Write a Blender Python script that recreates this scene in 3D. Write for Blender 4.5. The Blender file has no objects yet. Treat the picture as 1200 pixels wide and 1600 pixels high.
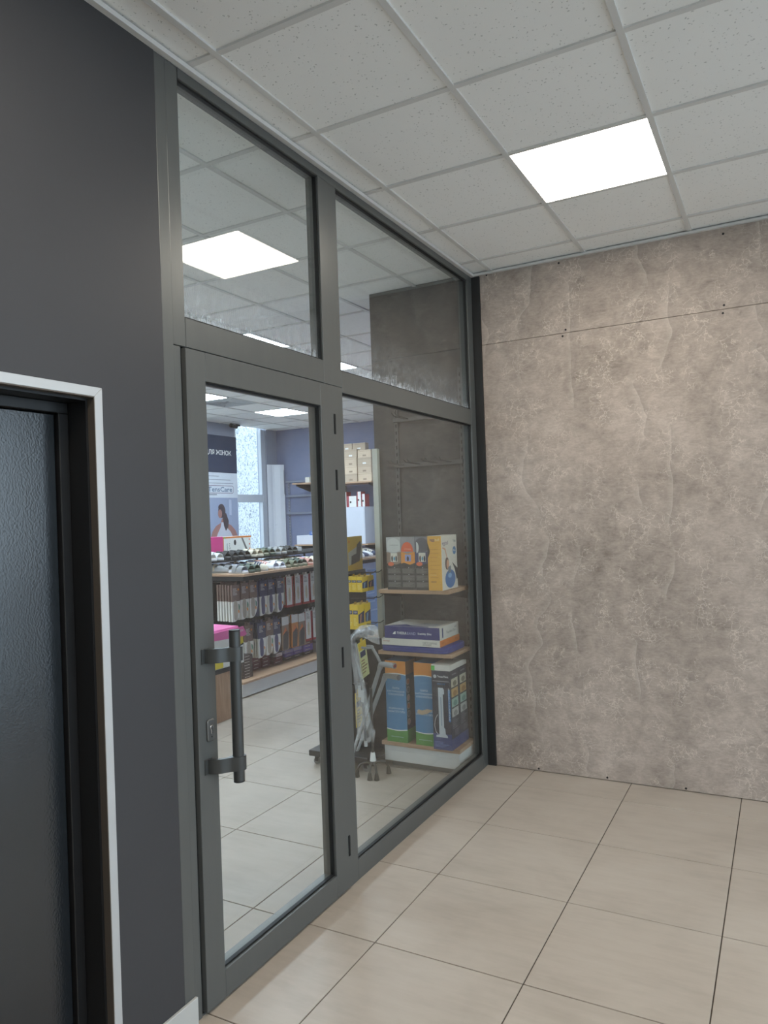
import bpy, bmesh, math, random
from mathutils import Vector, Matrix
random.seed(7)
S = bpy.context.scene
C = S.collection
PI = math.pi

# ------------------------------------------------------------------ camera
H = 3.215                      # ceiling height
cam_d = bpy.data.cameras.new('camera'); cam = bpy.data.objects.new('camera', cam_d); C.objects.link(cam)
yaw, pitch, roll = 0.49711, 0.0053, -0.03481
fw = Vector((-math.sin(yaw)*math.cos(pitch), math.cos(yaw)*math.cos(pitch), math.sin(pitch)))
rt = Vector((math.cos(yaw), math.sin(yaw), 0)); up = rt.cross(fw)
r2 = rt*math.cos(roll)+up*math.sin(roll); u2 = up*math.cos(roll)-rt*math.sin(roll)
m = Matrix((r2, u2, -fw)).transposed().to_4x4(); m.translation = (1.7543, -4.5546, 1.6514)
cam.matrix_world = m
cam_d.sensor_fit = 'VERTICAL'; cam_d.sensor_height = 36.0; cam_d.lens = 1151.2/1600*36
cam_d.clip_start = 0.05; cam_d.clip_end = 200
S.camera = cam

# ------------------------------------------------------------------ world, exposure
W = bpy.data.worlds.new('overcast_sky'); S.world = W; W.use_nodes = True
bg = W.node_tree.nodes['Background']; bg.inputs[0].default_value = (0.70, 0.84, 1.0, 1); bg.inputs[1].default_value = 2.5
S.view_settings.view_transform = 'Standard'; S.view_settings.look = 'None'
S.view_settings.exposure = 0.65; S.cycles.max_bounces = 8; S.cycles.diffuse_bounces = 5; S.cycles.glossy_bounces = 4; S.cycles.transparent_max_bounces = 12; S.cycles.caustics_reflective = False; S.cycles.caustics_refractive = False; S.view_settings.gamma = 1.0; S.view_settings.use_curve_mapping = False
LOBBY_LAMP = ((1.0, 0.91, 0.78), 12.5)     # colour, strength of the light panels
SHOP_LAMP = ((0.75, 0.88, 1.0), 24.0)

# ------------------------------------------------------------------ helpers
def srgb(r, g, b):
    f = lambda c: (c/255/12.92 if c/255 <= 0.04045 else ((c/255+0.055)/1.055)**2.4)
    return (f(r), f(g), f(b), 1)
class NT:
    def __init__(s, name):
        s.m = bpy.data.materials.new(name); s.m.use_nodes = True; s.t = s.m.node_tree; s.n = s.t.nodes
        s.b = s.n['Principled BSDF']; s.out = s.n['Material Output']
    def add(s, ty, **kw):
        n = s.n.new(ty)
        for k, v in kw.items(): setattr(n, k, v)
        return n
    def l(s, a, b): s.t.links.new(a, b)
    def math(s, op, a, b=None, c=None):
        n = s.add('ShaderNodeMath', operation=op)
        for i, v in enumerate((a, b, c)):
            if v is None: continue
            if isinstance(v, (int, float)): n.inputs[i].default_value = v
            else: s.l(v, n.inputs[i])
        return n.outputs[0]
    def mixc(s, fac, a, b, mode='MIX'):
        n = s.add('ShaderNodeMix', data_type='RGBA', blend_type=mode)
        for i, v in ((0, fac), (6, a), (7, b)):
            if isinstance(v, (int, float)): n.inputs[i].default_value = v
            elif isinstance(v, tuple): n.inputs[i].default_value = v
            else: s.l(v, n.inputs[i])
        return n.outputs[2]
    def noise(s, vec, scale, detail=4, rough=.55, dist=0):
        n = s.add('ShaderNodeTexNoise'); n.inputs['Scale'].default_value = scale; n.inputs['Detail'].default_value = detail
        n.inputs['Roughness'].default_value = rough; n.inputs['Distortion'].default_value = dist
        if vec is not None: s.l(vec, n.inputs['Vector'])
        return n.outputs[0]
    def ramp(s, fac, pts):
        n = s.add('ShaderNodeValToRGB'); e = n.color_ramp.elements
        while len(e) < len(pts): e.new(0.5)
        for i, (p, c) in enumerate(pts): e[i].position = p; e[i].color = c if isinstance(c, tuple) else (c, c, c, 1)
        s.l(fac, n.inputs[0]); return n.outputs[0]
    def coord(s, kind='Object', scale=None):
        n = s.add('ShaderNodeTexCoord'); o = n.outputs[kind]
        if scale:
            mp = s.add('ShaderNodeMapping'); mp.inputs['Scale'].default_value = scale; s.l(o, mp.inputs[0]); o = mp.outputs[0]
        return o
    def pos(s, scale=None):
        n = s.add('ShaderNodeNewGeometry'); o = n.outputs['Position']
        if scale:
            mp = s.add('ShaderNodeMapping'); mp.inputs['Scale'].default_value = scale; s.l(o, mp.inputs[0]); o = mp.outputs[0]
        return o
    def bump(s, h, strength=.2, dist=.01):
        n = s.add('ShaderNodeBump'); n.inputs['Strength'].default_value = strength; n.inputs['Distance'].default_value = dist
        s.l(h, n.inputs['Height']); s.l(n.outputs[0], s.b.inputs['Normal'])
    def set(s, **kw):
        for k, v in kw.items():
            i = s.b.inputs[k]
            if isinstance(v, (int, float, tuple)): i.default_value = v
            else: s.l(v, i)
        return s
MATS = {}
def mat(name, col, rough=.5, metal=0.0, vary=.06, bump=0.0, bscale=60, spec=.5):
    if name in MATS: return MATS[name]
    t = NT(name); c = srgb(*col) if max(col) > 1 else tuple(col)+(1,)
    n = t.noise(t.coord('Object'), 6, 3)
    d = tuple(max(0, v*(1-vary)) for v in c[:3])+(1,); e = tuple(min(1, v*(1+vary)) for v in c[:3])+(1,)
    t.set(**{'Base Color': t.mixc(n, d, e), 'Roughness': rough, 'Metallic': metal, 'Specular IOR Level': spec})
    if bump: t.bump(t.noise(t.coord('Object'), bscale, 4), bump, .004)
    MATS[name] = t.m; return t.m

class MB:
    def __init__(s): s.v = []; s.f = []; s.m = []
    def raw(s, vs, fs, m=0):
        o = len(s.v); s.v += [Vector(v) for v in vs]
        for f in fs: s.f.append([o+i for i in f]); s.m.append(m)
        return s
    def box(s, x0, x1, y0, y1, z0, z1, m=0):
        return s.raw([(x0,y0,z0),(x1,y0,z0),(x1,y1,z0),(x0,y1,z0),(x0,y0,z1),(x1,y0,z1),(x1,y1,z1),(x0,y1,z1)],
                     [(0,3,2,1),(4,5,6,7),(0,1,5,4),(1,2,6,5),(2,3,7,6),(3,0,4,7)], m)
    def prism(s, pts, axis, a, b, m=0):
        # pts: 2D outline; axis 0: (y,z), 1: (x,z), 2: (x,y)
        def P(p, t): return {0: (t, p[0], p[1]), 1: (p[0], t, p[1]), 2: (p[0], p[1], t)}[axis]
        n = len(pts); vs = [P(p, a) for p in pts]+[P(p, b) for p in pts]
        fs = [tuple(range(n)), tuple(range(2*n-1, n-1, -1))]+[(i, n+i, n+(i+1) % n, (i+1) % n) for i in range(n)]
        return s.raw(vs, fs, m)
    def tube(s, path, r, n=8, m=0, cap=True):
        P = [Vector(p) for p in path]; k = len(P); R = r if isinstance(r, (list, tuple)) else [r]*k
        vs = []; fs = []; pu = None
        for i, p in enumerate(P):
            t = (P[min(i+1, k-1)]-P[max(i-1, 0)]).normalized()
            if pu is None:
                a = Vector((0, 0, 1)) if abs(t.z) < .9 else Vector((1, 0, 0)); pu = t.cross(a).normalized()
            pu = (pu-t*pu.dot(t)).normalized(); w = t.cross(pu)
            for j in range(n):
                an = 2*PI*j/n; vs.append(p+(pu*math.cos(an)+w*math.sin(an))*R[i])
        for i in range(k-1):
            for j in range(n):
                fs.append((i*n+j, i*n+(j+1) % n, (i+1)*n+(j+1) % n, (i+1)*n+j))
        if cap: fs += [tuple(range(n-1, -1, -1)), tuple((k-1)*n+j for j in range(n))]
        return s.raw(vs, fs, m)
    def cyl(s, p0, p1, r, n=12, m=0): return s.tube([p0, p1], r, n, m)
    def loft(s, rings, m=0, cap=True):
        n = len(rings[0]); vs = [v for r in rings for v in r]; fs = []
        for i in range(len(rings)-1):
            for j in range(n): fs.append((i*n+j, i*n+(j+1) % n, (i+1)*n+(j+1) % n, (i+1)*n+j))
        if cap: fs += [tuple(range(n-1, -1, -1)), tuple((len(rings)-1)*n+j for j in range(n))]
        return s.raw(vs, fs, m)
    def mesh(s, name, mats, org=(0, 0, 0), bevel=0, seg=1, smooth=False):
        o = Vector(org); me = bpy.data.meshes.new(name)
        me.from_pydata([tuple(v-o) for v in s.v], [], s.f)
        for k in (mats if isinstance(mats, (list, tuple)) else [mats]): me.materials.append(k)
        me.polygons.foreach_set('material_index', s.m)
        bm = bmesh.new(); bm.from_mesh(me)
        bmesh.ops.recalc_face_normals(bm, faces=bm.faces)
        if bevel:
            es = [e for e in bm.edges if len(e.link_faces) == 2 and e.calc_face_angle(0) > .6]
            bmesh.ops.bevel(bm, geom=es, offset=bevel, segments=seg, affect='EDGES', profile=.5)
        bm.to_mesh(me); bm.free()
        if smooth:
            me.polygons.foreach_set('use_smooth', [True]*len(me.polygons))
            try: me.set_sharp_from_angle(angle=.9)
            except Exception: pass
        return me
    def build(s, name, mats, parent=None, org=None, **kw):
        if parent is not None: org = WL.get(parent.name, (0, 0, 0))
        elif org is None: org = (0, 0, 0)
        ob = bpy.data.objects.new(name, s.mesh(name, mats, org, **kw)); C.objects.link(ob)
        if parent is not None: ob.parent = parent; WL[ob.name] = org
        else: ob.location = org; WL[ob.name] = tuple(org)
        return ob
WL = {}
def tag(o, label=None, cat=None, group=None, kind=None):
    if label: o['label'] = label
    if cat: o['category'] = cat
    if group: o['group'] = group
    if kind: o['kind'] = kind
    return o
def thing(name, label, cat, loc=(0, 0, 0), group=None, kind=None):
    o = bpy.data.objects.new(name, None); C.objects.link(o); o.location = loc; o.empty_display_size = .05
    WL[o.name] = tuple(loc); return tag(o, label, cat, group, kind)
def copy_tree(o, parent=None):
    c = o.copy(); C.objects.link(c); c.parent = parent
    for ch in list(o.children): copy_tree(ch, c)
    return c
def bx(name, b, mats, parent=None, bevel=0, org=None, **kw):
    return MB().box(*b).build(name, mats, parent, org, bevel=bevel, **kw)
FACE = {'+x': Matrix(((0,0,1),(1,0,0),(0,1,0))), '-y': Matrix(((1,0,0),(0,0,-1),(0,1,0))), '+z': Matrix(((1,0,0),(0,1,0),(0,0,1)))}
def text(s, mtl, parent, pos, width, face='-y', height=None, bold=0.0, name='lettering', rot=0, align='CENTER'):
    """flat print: lettering mesh laid on a face; pos in world coordinates"""
    cu = bpy.data.curves.new('t', 'FONT'); cu.body = s; cu.align_x = align; cu.align_y = 'CENTER'; cu.size = 1; cu.offset = bold
    cu.resolution_u = 2
    o = bpy.data.objects.new('t', cu); C.objects.link(o); bpy.context.view_layer.update()
    me = bpy.data.meshes.new_from_object(o.evaluated_get(bpy.context.evaluated_depsgraph_get()))
    bpy.data.objects.remove(o); bpy.data.curves.remove(cu)
    xs = [v.co.x for v in me.vertices]; ys = [v.co.y for v in me.vertices]
    w = max(xs)-min(xs); h = max(ys)-min(ys); k = width/w; ky = (height/h if height else k)
    cx = (max(xs)+min(xs))/2; cy = (max(ys)+min(ys))/2
    R = FACE[face]; o0 = Vector(WL.get(parent.name, (0, 0, 0))); p = Vector(pos)-o0; rr = Matrix.Rotation(rot, 3, 'Z')
    for v in me.vertices: v.co = R @ (rr @ Vector(((v.co.x-cx)*k, (v.co.y-cy)*ky, 0)))+p
    me.materials.clear(); me.materials.append(mtl)
    ob = bpy.data.objects.new(name, me); C.objects.link(ob); ob.parent = parent; WL[ob.name] = tuple(o0)
    return ob
def lines(parent, mtl, face, a0, a1, z1, z0, n, lvl, fill=.5, name='print_lines', seed=0):
    """n rows of small-print strokes on a face; a = coordinate along the face, lvl = plane"""
    rn = random.Random(seed); b = MB(); st = (z1-z0)/n
    for i in range(n):
        zt = z1-i*st; zb = zt-st*fill; e = a1-(a1-a0)*rn.choice((0, .08, .2, .4))
        if face == '-y': b.raw([(a0,lvl,zb),(e,lvl,zb),(e,lvl,zt),(a0,lvl,zt)], [(0,1,2,3)])
        else: b.raw([(lvl,a0,zb),(lvl,e,zb),(lvl,e,zt),(lvl,a0,zt)], [(0,1,2,3)])
    return b.build(name, mtl, parent)
def arc(cx, cy, rx, ry, a0, a1, n=12):
    return [(cx+rx*math.cos(a0+(a1-a0)*i/n), cy+ry*math.sin(a0+(a1-a0)*i/n)) for i in range(n+1)]
def disc(name, mtl, parent, face, c, r, lvl, t=.0006, ry=None, n=16):
    pts = arc(c[0], c[1], r, ry or r, 0, 2*PI, n)[:-1]
    return MB().prism(pts, 1 if face == '-y' else 0, lvl, lvl+(-t if face == '-y' else t)).build(name, mtl, parent)

# ------------------------------------------------------------------ materials
def m_tile():
    t = NT('porcelain_floor_tile'); p = t.pos()
    oi = t.add('ShaderNodeObjectInfo')
    n1 = t.noise(p, 2.2, 4, .6, .4); n2 = t.noise(t.pos((1, 5, 1)), 3.5, 3, .65)
    n = t.math('ADD', t.math('MULTIPLY', n1, .6), t.math('MULTIPLY', n2, .4))
    c = t.ramp(n, [(.3, srgb(164, 152, 139)), (.52, srgb(180, 168, 155)), (.72, srgb(189, 178, 166))])
    c = t.mixc(t.math('MULTIPLY', oi.outputs['Random'], .07), c, srgb(150, 142, 134))
    t.set(**{'Base Color': c, 'Roughness': t.math('ADD', t.math('MULTIPLY', n2, .16), .34), 'Specular IOR Level': .45})
    return t.m
def m_concrete():
    t = NT('concrete_look_laminate'); p = t.pos()
    sx = t.add('ShaderNodeSeparateXYZ'); t.l(p, sx.inputs[0])
    big = t.noise(t.pos((1, 1, .6)), 2.2, 4, .6, .5); mid = t.noise(t.pos((1, 1, 1.3)), 9, 6, .72, .5); fine = t.noise(t.pos((1, 1, 2.6)), 34, 3, .7)
    n = t.math('ADD', t.math('MULTIPLY', big, .36), t.math('ADD', t.math('MULTIPLY', mid, .40), t.math('MULTIPLY', fine, .24)))
    c = t.ramp(n, [(.36, srgb(134, 123, 115)), (.46, srgb(163, 151, 142)), (.55, srgb(181, 168, 158)), (.66, srgb(202, 189, 179))])
    # fine crazing
    v = t.add('ShaderNodeTexVoronoi', feature='DISTANCE_TO_EDGE'); v.inputs['Scale'].default_value = 15
    dv = t.add('ShaderNodeVectorMath', operation='ADD'); nc = t.add('ShaderNodeTexNoise'); nc.inputs['Scale'].default_value = 11
    nc.inputs['Detail'].default_value = 4; t.l(p, nc.inputs['Vector'])
    sc = t.add('ShaderNodeVectorMath', operation='SCALE'); sc.inputs['Scale'].default_value = .24; t.l(nc.outputs['Color'], sc.inputs[0])
    t.l(p, dv.inputs[0]); t.l(sc.outputs[0], dv.inputs[1]); t.l(dv.outputs[0], v.inputs['Vector'])
    crack = t.math('MULTIPLY', t.ramp(v.outputs['Distance'], [(0, 1.0), (.042, 0.0)]), t.ramp(t.noise(p, 5.5, 2, .6), [(.45, 0.0), (.57, 1.0)]))
    c = t.mixc(t.math('MULTIPLY', crack, .6), c, srgb(226, 214, 202))
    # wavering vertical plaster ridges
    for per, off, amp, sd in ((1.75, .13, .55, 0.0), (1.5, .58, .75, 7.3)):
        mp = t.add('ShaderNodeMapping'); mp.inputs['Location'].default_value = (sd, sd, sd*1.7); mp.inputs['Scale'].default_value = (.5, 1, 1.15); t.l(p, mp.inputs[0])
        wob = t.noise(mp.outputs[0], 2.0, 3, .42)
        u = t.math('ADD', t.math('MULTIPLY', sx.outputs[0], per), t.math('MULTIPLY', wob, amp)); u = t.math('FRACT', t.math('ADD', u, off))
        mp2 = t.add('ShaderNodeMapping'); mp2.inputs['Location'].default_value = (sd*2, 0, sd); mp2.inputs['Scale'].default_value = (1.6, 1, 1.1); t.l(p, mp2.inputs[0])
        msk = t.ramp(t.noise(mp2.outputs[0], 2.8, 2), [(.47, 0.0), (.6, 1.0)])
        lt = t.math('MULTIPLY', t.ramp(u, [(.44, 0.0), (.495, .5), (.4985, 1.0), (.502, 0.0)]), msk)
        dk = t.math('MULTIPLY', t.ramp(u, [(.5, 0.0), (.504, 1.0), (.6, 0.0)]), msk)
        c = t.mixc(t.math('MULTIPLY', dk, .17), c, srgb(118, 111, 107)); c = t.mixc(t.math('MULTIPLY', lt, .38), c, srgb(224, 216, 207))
    t.set(**{'Base Color': c, 'Roughness': .55, 'Specular IOR Level': .35}); return t.m
def m_ctile():
    t = NT('mineral_fibre_tile'); p = t.pos()
    v = t.add('ShaderNodeTexVoronoi'); v.inputs['Scale'].default_value = 62; v.inputs['Randomness'].default_value = 1
    d = t.add('ShaderNodeVectorMath', operation='ADD'); nz = t.add('ShaderNodeTexNoise'); nz.inputs['Scale'].default_value = 55
    sc = t.add('ShaderNodeVectorMath', operation='SCALE'); sc.inputs['Scale'].default_value = .02
    t.l(p, nz.inputs['Vector']); t.l(nz.outputs['Color'], sc.inputs[0]); t.l(p, d.inputs[0]); t.l(sc.outputs[0], d.inputs[1]); t.l(d.outputs[0], v.inputs['Vector'])
    pit = t.math('MULTIPLY', t.ramp(v.outputs['Distance'], [(.16, 1.0), (.24, 0.0)]), t.ramp(t.noise(p, 40, 2), [(.47, 0.0), (.53, 1.0)]))
    base = t.mixc(t.noise(p, 3, 3), srgb(242, 242, 239), srgb(247, 247, 245))
    t.set(**{'Base Color': t.mixc(t.math('MULTIPLY', pit, .42), base, srgb(120, 120, 118)), 'Roughness': .9, 'Specular IOR Level': .1})
    t.bump(t.math('SUBTRACT', 1.0, pit), .35, .003); return t.m
def m_frame():
    t = NT('anthracite_aluminium'); n = t.noise(t.coord('Object', (1, 1, .12)), 30, 4)
    t.set(**{'Base Color': t.mixc(n, srgb(92, 94, 93), srgb(100, 102, 100)), 'Roughness': t.math('ADD', t.math('MULTIPLY', n, .1), .3), 'Metallic': .25, 'Specular IOR Level': .5}); return t.m
def m_black():
    t = NT('charcoal_laminate'); n = t.noise(t.pos(), 2.0, 5); g = t.noise(t.pos((1, 1, .3)), 160, 2)
    t.set(**{'Base Color': t.mixc(n, srgb(57, 57, 60), srgb(64, 64, 67)), 'Roughness': t.math('ADD', t.math('MULTIPLY', g, .1), .42), 'Specular IOR Level': .4}); t.bump(g, .05, .001); return t.m
def m_hammer():
    t = NT('hammered_black_gloss'); n = t.noise(t.pos(), 170, 2, .5); w = t.noise(t.pos(), 3, 3)
    t.set(**{'Base Color': t.mixc(w, srgb(22, 26, 30), srgb(32, 37, 42)), 'Roughness': .2, 'Specular IOR Level': 1.0}); t.bump(n, .14, .003); return t.m
def m_glass(name, dirt=0.0):
    t = NT(name); t.n.remove(t.b)
    tr = t.add('ShaderNodeBsdfTransparent'); tr.inputs[0].default_value = (.955, .975, .967, 1)
    gl = t.add('ShaderNodeBsdfGlossy'); gl.inputs['Roughness'].default_value = .0; gl.inputs[0].default_value = (1, 1, 1, 1)
    fr = t.add('ShaderNodeFresnel'); ge = t.add('ShaderNodeNewGeometry')
    t.l(t.math('MULTIPLY_ADD', ge.outputs['Backfacing'], 1/1.5-1.5, 1.5), fr.inputs['IOR'])   # same thin-pane reflectance on both faces
    f = fr.outputs[0]
    mx = t.add('ShaderNodeMixShader'); t.l(f, mx.inputs[0]); t.l(tr.outputs[0], mx.inputs[1]); t.l(gl.outputs[0], mx.inputs[2]); o = mx.outputs[0]
    if dirt:
        df = t.add('ShaderNodeBsdfTranslucent'); df.inputs[0].default_value = (.85, .9, .95, 1)
        df2 = t.add('ShaderNodeBsdfDiffuse'); df2.inputs[0].default_value = (.85, .88, .9, 1)
        ds = t.add('ShaderNodeMixShader'); ds.inputs[0].default_value = .5; t.l(df.outputs[0], ds.inputs[1]); t.l(df2.outputs[0], ds.inputs[2])
        g = t.coord('Generated'); sx = t.add('ShaderNodeSeparateXYZ'); t.l(g, sx.inputs[0])
        low = t.ramp(sx.outputs[2], [(0, 1.0), (.025, .5), (.07, .16), (.3, 0.0)])
        left = t.ramp(sx.outputs[1], [(0, .5), (.08, .1), (.3, 0.0)])
        st = t.noise(t.pos((1, 16, 3)), 5, 8, .75, 1.6)
        msk = t.math('MULTIPLY', t.math('MAXIMUM', low, t.math('MULTIPLY', left, low)), t.ramp(st, [(.48, 0.0), (.6, 1.0)]))
        m2 = t.add('ShaderNodeMixShader'); t.l(t.math('MULTIPLY', msk, dirt), m2.inputs[0]); t.l(o, m2.inputs[1]); t.l(ds.outputs[0], m2.inputs[2]); o = m2.outputs[0]
    t.l(o, t.out.inputs[0]); return t.m
def m_wood():
    t = NT('oak_laminate'); n = t.noise(t.coord('Object', (3, 40, 40)), 2, 6, .6, .4)
    t.set(**{'Base Color': t.ramp(n, [(.3, srgb(168, 134, 106)), (.7, srgb(199, 166, 137))]), 'Roughness': .5}); return t.m
def m_woodv():
    t = NT('oak_laminate_upright'); n = t.noise(t.coord('Object', (30, 30, 2)), 2, 6, .6, .4)
    t.set(**{'Base Color': t.ramp(n, [(.3, srgb(160, 124, 98)), (.7, srgb(190, 156, 128))]), 'Roughness': .5}); return t.m
def emis(name, lamp):
    t = NT(name); t.set(**{'Base Color': (.9, .9, .9, 1), 'Emission Color': tuple(lamp[0])+(1,), 'Emission Strength': lamp[1], 'Roughness': .6}); return t.m
def m_plastic():
    t = NT('clear_plastic_film'); t.n.remove(t.b)
    tr = t.add('ShaderNodeBsdfTransparent'); gl = t.add('ShaderNodeBsdfGlossy'); gl.inputs['Roughness'].default_value = .18
    df = t.add('ShaderNodeBsdfDiffuse'); df.inputs[0].default_value = (.8, .82, .84, 1)
    bm_ = t.add('ShaderNodeBump'); bm_.inputs['Strength'].default_value = .8; bm_.inputs['Distance'].default_value = .02
    t.l(t.noise(t.pos((1, 1, .6)), 38, 4, .6, 1.0), bm_.inputs['Height']); t.l(bm_.outputs[0], gl.inputs['Normal']); t.l(bm_.outputs[0], df.inputs['Normal'])
    a = t.add('ShaderNodeMixShader'); a.inputs[0].default_value = .5; t.l(df.outputs[0], a.inputs[1]); t.l(gl.outputs[0], a.inputs[2])
    b = t.add('ShaderNodeMixShader'); t.l(t.ramp(t.noise(t.pos((1, 1, .5)), 30, 4, .6, 1.0), [(.35, .1), (.7, .6)]), b.inputs[0])
    t.l(tr.outputs[0], b.inputs[1]); t.l(a.outputs[0], b.inputs[2]); t.l(b.outputs[0], t.out.inputs[0]); return t.m
def m_stucco():
    t = NT('rough_stucco'); v = t.noise(t.pos(), 28, 6, .7, .6)
    t.set(**{'Base Color': t.ramp(v, [(.38, srgb(120, 130, 145)), (.5, srgb(222, 226, 232)), (.7, srgb(240, 242, 246))]), 'Roughness': .9}); t.bump(v, .9, .03); return t.m
TILE = m_tile(); CONC = m_concrete(); CTILE = m_ctile(); FRAME = m_frame(); BLACK = m_black(); HAMMER = m_hammer()
GLASS = m_glass('clear_glass'); GLASSD = m_glass('smeared_glass', .95); WOOD = m_wood(); WOODV = m_woodv(); FILM = m_plastic(); STUCCO = m_stucco()
GROUT = mat('dark_grout', (74, 66, 58), .9); RUB = mat('black_rubber', (14, 14, 15), .6); RAILM = mat('grey_painted_rail', (214, 213, 210), .6)
SILVER = mat('brushed_aluminium', (196, 198, 200), .38, .35); DARKM = mat('dark_metal', (44, 45, 48), .45, .3); WHITE = mat('white_laminate', (222, 222, 220), .45)
SHOPWALL = mat('slate_blue_paint', (122, 131, 162), .8); GREYW = mat('dark_grey_wall', (82, 79, 77), .75, bump=.05); PALE = mat('pale_plaster', (205, 205, 203), .85)
BASEB = mat('grey_skirting_tile', (186, 186, 183), .45); REVEAL = mat('black_reveal', (26, 26, 27), .4); LOBBYW = mat('lobby_grey_paint', (186, 182, 176), .85)
LAMP_L = emis('lobby_light_diffuser', LOBBY_LAMP); LAMP_S = emis('shop_light_diffuser', SHOP_LAMP)
STEEL = mat('polished_steel', (205, 206, 208), .22, .9); CARD = mat('kraft_cardboard', (202, 180, 156), .8); WHT = mat('white_print', (238, 238, 236), .5)
INK = mat('black_print', (28, 28, 30), .5); SLOT = mat('slot_black', (20, 20, 21), .8)

# ================================================================== SETTING
X0, X1, Y0, Y1 = -6.1, 4.0, -7.0, 6.02
# ---- floor
fl = bx('floor', (X0, X1, Y0, Y1, -.12, -.0035), GROUT)
tag(fl, 'beige square porcelain tile floor with thin dark joints', 'floor', kind='structure')
TX, TY, FX, FY = .59376, .59819, .30526, -.28571
g = .0022; tmesh = MB().box(g-TX/2, TX/2-g, g-TY/2, TY/2-g, -.01, 0).mesh('tile', TILE, bevel=.0012)
rest = MB(); cells = []
for i in range(-12, 8):
    for j in range(-12, 13):
        xa, xb = max(X0, FX+i*TX), min(X1, FX+(i+1)*TX); ya, yb = max(Y0, FY+(j-1)*TY), min(Y1, FY+j*TY)
        if xb-xa < .02 or yb-ya < .02: continue
        c = Vector(((xa+xb)/2, (ya+yb)/2, 0))-cam.location; d = c.dot(fw); a = abs(c.dot(rt))/max(d, .01)
        vis = d > .4 and a < .72 and c.length < 9 and not (c.x+1.75 < -3.4 and c.y-4.55 > .4)
        cells.append((vis, c.length, xa, xb, ya, yb))
cells.sort(key=lambda c: (not c[0], c[1]))
for k, (vis, d, xa, xb, ya, yb) in enumerate(cells):
    if vis and k < 290:
        full = abs(xb-xa-TX) < 1e-3 and abs(yb-ya-TY) < 1e-3
        me = tmesh if full else MB().box(xa-(xa+xb)/2+g, xb-(xa+xb)/2-g, ya-(ya+yb)/2+g, yb-(ya+yb)/2-g, -.01, 0).mesh('tile', TILE, bevel=.0012)
        o = bpy.data.objects.new('tile', me); C.objects.link(o); o.parent = fl; o.location = ((xa+xb)/2, (ya+yb)/2, 0)
    else: rest.box(xa+g, xb-g, ya+g, yb-g, -.01, 0)
rest.build('far_tiles', TILE, fl)['kind'] = 'stuff'
# ---- ceilings
def ceiling(label, xa, xb, ya, yb, gx, gy, skip):
    c = bx('ceiling', (xa, xb, ya, yb, H+.03, H+.12), PALE); tag(c, label, 'ceiling', kind='structure')
    xs = [xa]+sorted(x for x in gx if xa+.03 < x < xb-.03)+[xb]; ys = [ya]+sorted(y for y in gy if ya+.03 < y < yb-.03)+[yb]
    cache = {}
    for i in range(len(xs)-1):
        for j in range(len(ys)-1):
            cx, cy = (xs[i]+xs[i+1])/2, (ys[j]+ys[j+1])/2
            if any(abs(cx-a) < .2 and abs(cy-b) < .2 for a, b in skip): continue
            w, d = xs[i+1]-xs[i], ys[j+1]-ys[j]
            me = cache.setdefault((round(w, 3), round(d, 3)), None) or MB().box(-w/2+.004, w/2-.004, -d/2+.004, d/2-.004, .006, .02).mesh('ceiling_tile', CTILE); cache[(round(w, 3), round(d, 3))] = me
            o = bpy.data.objects.new('ceiling_tile', me); C.objects.link(o); o.parent = c; o.location = (cx, cy, H+random.uniform(-.001, .0015))
    for x in xs[1:-1]: bx('ceiling_rail', (x-.012, x+.012, ya, yb, H-.002, H+.03), RAILM, c)
    for y in ys[1:-1]: bx('ceiling_rail', (xa, xb, y-.012, y+.012, H-.0012, H+.03), RAILM, c)
    return c
def light_panel(x, y, mtl, label, group, hx=.298, hy=.298):
    t = thing('ceiling_light', label, 'ceiling light', (x, y, H), group)
    b = MB(); w = .008
    for a in ((-hx, hx, -hy, -hy+w), (-hx, hx, hy-w, hy), (-hx, -hx+w, -hy+w, hy-w), (hx-w, hx, -hy+w, hy-w)):
        b.box(x+a[0], x+a[1], y+a[2], y+a[3], H+.0005, H+.022)
    b.build('frame', WHITE, t); bx('diffuser', (x-hx+w, x+hx-w, y-hy+w, y+hy-w, H+.0008, H+.012), mtl, t)
LP = [(.134+.9, -.2368-.9), (.134+.9, -.2368-3.3), (.134+.9, -.2368-5.7), (.134+2.7, -.2368-3.3)]
SP = [(-2.3975, .63), (-2.3975, 1.83), (-2.3975, 4.23), (-4.6575, 4.23), (-4.6575, 2.43), (-4.6575, -.57), (-2.3975, -1.77)]  # last panel is out of view, added to brighten the shop front
VENT = (-4.6575, 3.03)
ceiling('white suspended grid ceiling above the tiled lobby', 0, X1, Y0, 0, [.134+.6*i for i in range(7)], [-.2368-.6*j for j in range(12)], LP)
ceiling('white suspended grid ceiling inside the shop', X0, 0, -2.86, Y1, [-.42-.565*i for i in range(11)], [-2.67+.6*j for j in range(15)], SP+[VENT])
for k, (x, y) in enumerate(LP):
    light_panel(x, y, LAMP_L, ['square ceiling light panel in the lobby nearest the concrete wall', 'square lobby ceiling light panel above the pull handle door', 'square lobby ceiling light panel farthest from the concrete wall', 'square lobby ceiling light panel on the far side from the shop'][k], 'lobby light panels')
for k, (x, y) in enumerate(SP):
    light_panel(x, y, LAMP_S, ['square shop ceiling light seen low in the left transom pane', 'square shop ceiling light seen low in the right transom pane', 'square shop ceiling light beyond the right transom light', 'square shop ceiling light in front of the far corner', 'square shop ceiling light beside the ceiling vent', 'square shop ceiling light over the shop front left', 'unseen square light panel added to brighten the front corner of the shop'][k], 'shop light panels', hx=.2805)
t = thing('ceiling_vent', 'square white ceiling air vent with louvres in the shop', 'vent', (VENT[0], VENT[1], H))
VM = mat('vent_white', (190, 192, 194), .5)
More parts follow.
